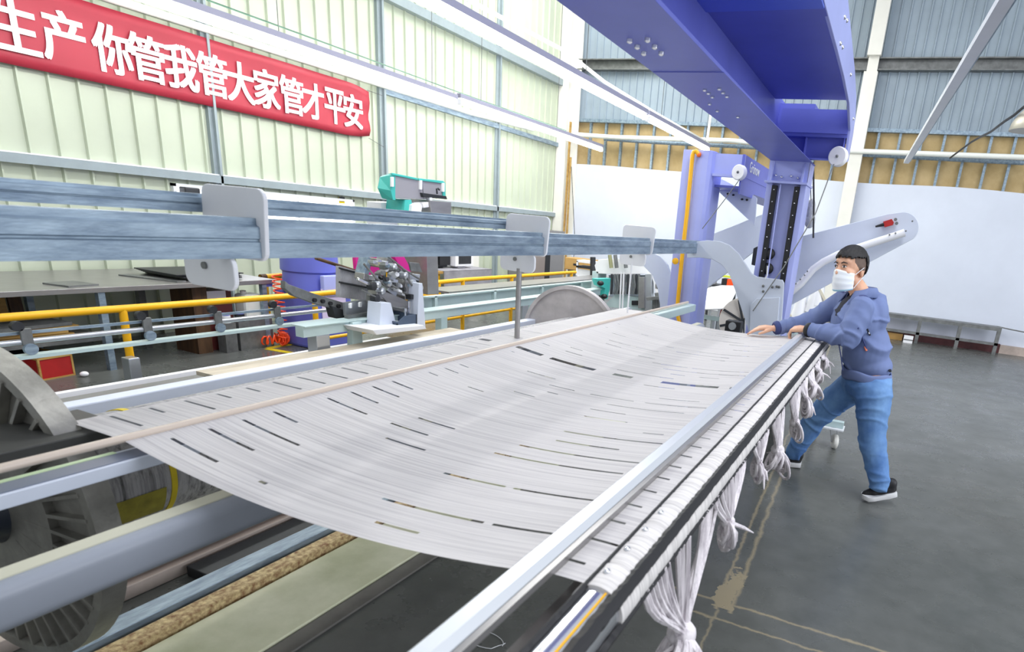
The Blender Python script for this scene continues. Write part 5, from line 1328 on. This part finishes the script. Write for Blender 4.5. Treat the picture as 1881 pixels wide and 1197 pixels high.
# eyes and brows
eye_w = mat('eye_white', (232, 226, 222), .3); eye_d = mat('dark_iris', (40, 26, 22), .2)
for s in (-1, 1):
    e = MB(); ell(e, H(.0865, s * .032, .014), (.0075 * HS, .0135 * HS, .0062 * HS), HR @ Matrix.Rotation(s * .35, 3, 'Z')); e_ = e.build('eye', eye_w, person, smooth=True)
    e = MB(); ell(e, H(.0925, s * .0315 + .002, .0138), (.0035 * HS, .0058 * HS, .0058 * HS), HR); e.build('iris', eye_d, e_, smooth=True)
    e = MB(); e.tube([H(.0885, s * .017, .0175), H(.0930, s * .032, .0222), H(.082, s * .048, .0165)], [.0018, .0026, .0016], 6); e.build('eyelid', eye_d, e_, smooth=True)
    e = MB(); e.tube([H(.096, s * .014, .034), H(.0965, s * .030, .040), H(.086, s * .052, .034)], [.0030, .0042, .0018], 8); e.build('eyebrow', hairm, person, smooth=True)
# face mask with ear loops
mb = MB(); vs = []; fs = []; na, nb = 25, 13
for i in range(na):
    a = math.radians(-74 + 148 * i / (na - 1))
    for j in range(nb):
        v = j / (nb - 1)
        top = -.022 + .020 * math.cos(a) ** 3; bot = -.132 + .020 * (1 - math.cos(a))
        z = top + (bot - top) * v
        b_ = 1 + .10 * math.sin(math.pi * v) * max(0, math.cos(a)) + (.10 * math.cos(a) ** 8 * (1 - v)) - .22 * max(0, v - .72)
        pl_ = .0016 * math.sin(v * 22)
        vs.append(H(.012 + (.090 * b_ + pl_) * math.cos(a), (.073 * (1 + .04 * math.sin(math.pi * v)) + pl_) * math.sin(a), z))
for i in range(na - 1):
    for j in range(nb - 1): k = i * nb + j; fs.append((k, k + nb, k + nb + 1, k + 1))
mask_m = mat('mask_paper', (240, 244, 248), .7, var=.02); mask_b = mat('mask_blue_edge', (176, 220, 236), .7)
mb.add(vs, fs); o = mb.build('face_mask', [mask_m, mask_b], person, smooth=True); sm = o.modifiers.new('t', 'SOLIDIFY'); sm.thickness = .003
for p in o.data.polygons:
    if (p.index % (nb - 1)) >= nb - 2: p.material_index = 1
for s in (-1, 1):
    for z0, z1 in ((-.030, .012), (-.108, -.042)):
        MB().tube([H(.034, s * .0735, z0), H(.012, s * .083, (z0 + z1) / 2), H(-.014, s * .092, z1)], .0022, 6).build('ear_loop', mask_m, o, smooth=True)

# jacket
j = MB()
Rt = Matrix((Vector((.46, -.89, 0)), Vector((.89, .46, 0)), Vector((0, 0, 1)))).transposed()      # shoulder axis
limb(j, [(shL + Vector((.005, -.005, -.005)), .078), ((shL + elL) / 2 + Vector((0, -.005, 0)), .076), (elL, .070), (elL.lerp(wrL, .55), .060), (wrL + Vector((.018, 0, 0)), .048)])
limb(j, [(shR, .078), ((shR + elR) / 2, .072), (elR, .064), (elR.lerp(wrR, .55), .054), (wrR + Vector((.02, .01, 0)), .044)])
ell(j, chest + Vector((.0, .0, .01)), (.205, .150, .185), Rt); ell(j, belly + Vector((.0, 0, .02)), (.178, .148, .20), Rt); ell(j, pelvis + Vector((-.005, 0, .085)), (.178, .150, .11), Rt)
limb(j, [(shL, .075), (neck0 + Vector((.03, 0, -.075)), .070), (shR, .075)])
ell(j, chest + Vector((.075, .02, .04)), (.17, .10, .17), Rt)
jo = organic('jacket', j, .0085, 7, [cloth_b, cloth_d, shirt], person, folds=jacket_folds)
bm = bmesh.new(); bm.from_mesh(jo.data)
cut = [f for f in bm.faces if f.calc_center_median().z < .775]
bmesh.ops.delete(bm, geom=cut, context='FACES'); bm.to_mesh(jo.data); bm.free()
fv = Vector((-.89, -.46, 0))
for p in jo.data.polygons:
    c = p.center
    for s_ in (shL, shR):                                       # navy yoke between collar and shoulder
        ax_ = (s_ - neck0); u = max(0, min(1, (c - neck0).dot(ax_) / ax_.length_squared)); dd = c - (neck0 + ax_ * u)
        if abs(dd.dot(fv)) < .030 and dd.z > .0 and u < .96: p.material_index = 1
    v = c - chest
    side = v.dot(Vector((.46, -.89, 0)))
    if v.dot(fv) > .05 and abs(side + .01) < .018 + max(0, v.z) * .16 and v.z > .03: p.material_index = 2
sm = jo.modifiers.new('t', 'SOLIDIFY'); sm.thickness = .006; sm.offset = -1
# collar, hem band, cuffs, pockets
mb = MB(); vs = []; fs = []; n_ = 30
cc = neck0 + Vector((.012, .0, .012))
for i in range(n_ + 1):
    a = math.radians(-150 + 300 * i / n_)
    d = -fv * math.cos(a) + Vector((.46, -.89, 0)) * math.sin(a)
    front = max(0, -math.cos(a))
    for (r, z) in ((.098, -.045 - .03 * front), (.080, .030 - .03 * front), (.086, .034 - .04 * front), (.120 + .02 * front, -.022 - .07 * front)):
        vs.append(cc + d * r + Vector((0, 0, z)))
for i in range(n_):
    for k in range(3): a = i * 4 + k; fs.append((a, a + 4, a + 5, a + 1))
mb.add(vs, fs); o = mb.build('collar', cloth_b, person, smooth=True, sharp=80); sm = o.modifiers.new('t', 'SOLIDIFY'); sm.thickness = .006
mb = MB(); vs = []; fs = []; n_ = 48
for i in range(n_):
    a = 2 * math.pi * i / n_
    for (k, z) in ((1.0, .05), (1.03, .035), (1.03, -.005), (1.0, -.018)):
        vs.append(pelvis + Rt @ Vector((.176 * k * math.cos(a), .150 * k * math.sin(a), 0)) + Vector((-.006, 0, z + .006 * math.sin(a * 5))))
for i in range(n_):
    for k in range(3): a = i * 4 + k; b2 = ((i + 1) % n_) * 4 + k; fs.append((a, b2, b2 + 1, a + 1))
mb.add(vs, fs); o = mb.build('hem_band', cloth_b, person, smooth=True, sharp=80); sm = o.modifiers.new('t', 'SOLIDIFY'); sm.thickness = .006
for w_, e_, m_ in ((wrL, elL, M['black']), (wrR, elR, cloth_d)):
    d = (w_ - e_).normalized(); MB().lathe(w_ - d * .022, d, [(0, .046), (.006, .049), (.026, .046), (.034, .038)], 24).build('cuff', m_, person, smooth=True)
def on_jacket(px, py):
    dg = bpy.context.evaluated_depsgraph_get(); dg.update()
    d = ray(px, py).normalized(); inv = jo.matrix_world.inverted()
    ok, loc, nrm, idx = jo.ray_cast(inv @ EYE, d)
    return (loc, nrm) if ok else (at(px, py, 'y', 4.1), Vector((0, -1, 0)))
bpy.context.view_layer.update()
def patch(name, pxs, m_, th=.004, r=.004):
    pts = [on_jacket(*p) for p in pxs]; mb = MB(); mb.tube([a + b_ * th for a, b_ in pts], r, 6); return mb.build(name, m_, person, smooth=True)
patch('side_pocket', [(1576, 602), (1584, 620), (1592, 640)], cloth_d, .002, .005)
patch('pocket_pull', [(1589, 636), (1592, 644)], mat('orange_pull', (230, 130, 100), .5), .004, .007)
patch('chest_pocket', [(1593, 604), (1595, 610), (1598, 615)], M['black'], .002, .0055)
patch('zip_pull', [(1595, 609), (1596, 612)], M['bright'], .006, .004)
patch('front_seam', [(1541, 632), (1545, 655), (1548, 680)], cloth_d, .001, .004)
patch('back_patch', [(1602, 537), (1605, 542), (1607, 546)], M['bright'], .001, .008)
patch('hem_button', [(1632, 679), (1633, 681)], M['dark'], .01, .009)
# jeans
j = MB()
limb(j, [(pelvis + Vector((0, 0, -.02)), .150), (hipL + Vector((.01, -.005, -.06)), .124), (hipL.lerp(knL, .5), .108), (knL, .086), (knL.lerp(anL, .5), .078), (anL + Vector((-.005, 0, .02)), .068)])
limb(j, [(pelvis + Vector((0, 0, -.02)), .150), (hipR + Vector((-.01, 0, -.05)), .122), (hipR.lerp(knR, .5), .106), (knR, .086), (knR.lerp(anR, .5), .078), (anR + Vector((.008, 0, .03)), .066)])
ell(j, pelvis + Vector((.02, .0, -.03)), (.178, .140, .13), Rt)
jn = organic('jeans', j, .0085, 6, [denim], person, folds=jeans_folds)
bm = bmesh.new(); bm.from_mesh(jn.data)
bmesh.ops.delete(bm, geom=[f for f in bm.faces if f.calc_center_median().z > .845], context='FACES'); bm.to_mesh(jn.data); bm.free()
# shoes
def shoe(heel, toe, lift, label):
    heel, toe = Vector(heel), Vector(toe); d = (toe - heel); L = d.length; d.normalize()
    s = d.cross(Vector((0, 0, 1))).normalized(); u = s.cross(d)
    P = lambda a, b, c: heel + d * (a * L) + s * b + u * c
    Q = lambda a, b, c: P(a, b * .9, c + .012)
    mb = MB(); prof = [(0, .030), (.06, .036), (.25, .034), (.45, .036), (.68, .045), (.85, .042), (.96, .028), (1.0, .010)]
    lo = []; 
    for a, w_ in prof: lo.append((a, w_))
    ring = [(a, w_) for a, w_ in lo] + [(a, -w_) for a, w_ in reversed(lo)]
    vs = []; fs = []
    for z, k in ((0, 1.05), (.014, 1.22), (.034, 1.18)):
        for a, b in ring: vs.append(P(a, b * k, z + (.012 if a > .9 else 0) + (.008 if a < .1 else 0)))
    n = len(ring)
    for r in range(2):
        for i in range(n): fs.append((r * n + i, r * n + (i + 1) % n, (r + 1) * n + (i + 1) % n, (r + 1) * n + i))
    fs.append(tuple(range(n))); fs.append(tuple(2 * n + i for i in range(n)))
    so = mb.add(vs, fs).build('shoe_sole', M['bright'], None, smooth=True, sharp=50)
    up = MB()
    limb(up, [(Q(.12, 0, .045), .032), (Q(.10, 0, .085), .036)]); limb(up, [(Q(.12, 0, .045), .034), (Q(.40, 0, .045), .036), (Q(.66, 0, .036), .034), (Q(.86, 0, .030), .026), (Q(.93, 0, .028), .018)])
    limb(up, [(Q(.12, 0, .08), .036), (Q(.32, 0, .075), .034), (Q(.52, 0, .052), .030)])
    limb(up, [(Q(.66, .014, .034), .026), (Q(.66, -.014, .034), .026)])
    uo = organic('shoe', up, .006, 4, [M['black']], person); uo['label'] = label
    so.parent = uo
    for k in range(3): MB().tube([P(.42 + .07 * k, -.022, .082 - .013 * k), P(.42 + .07 * k, .0, .090 - .013 * k), P(.42 + .07 * k, .022, .082 - .013 * k)], .003, 6).build('lace', M['dark'], uo, smooth=True)
shoe((.300, 4.175, .062), (.098, 4.115, .004), .06, 'black shoe with white sole, heel raised')
shoe((-.365, 4.482, .002), (-.640, 4.468, .002), 0, 'black shoe with white sole, flat on the floor')
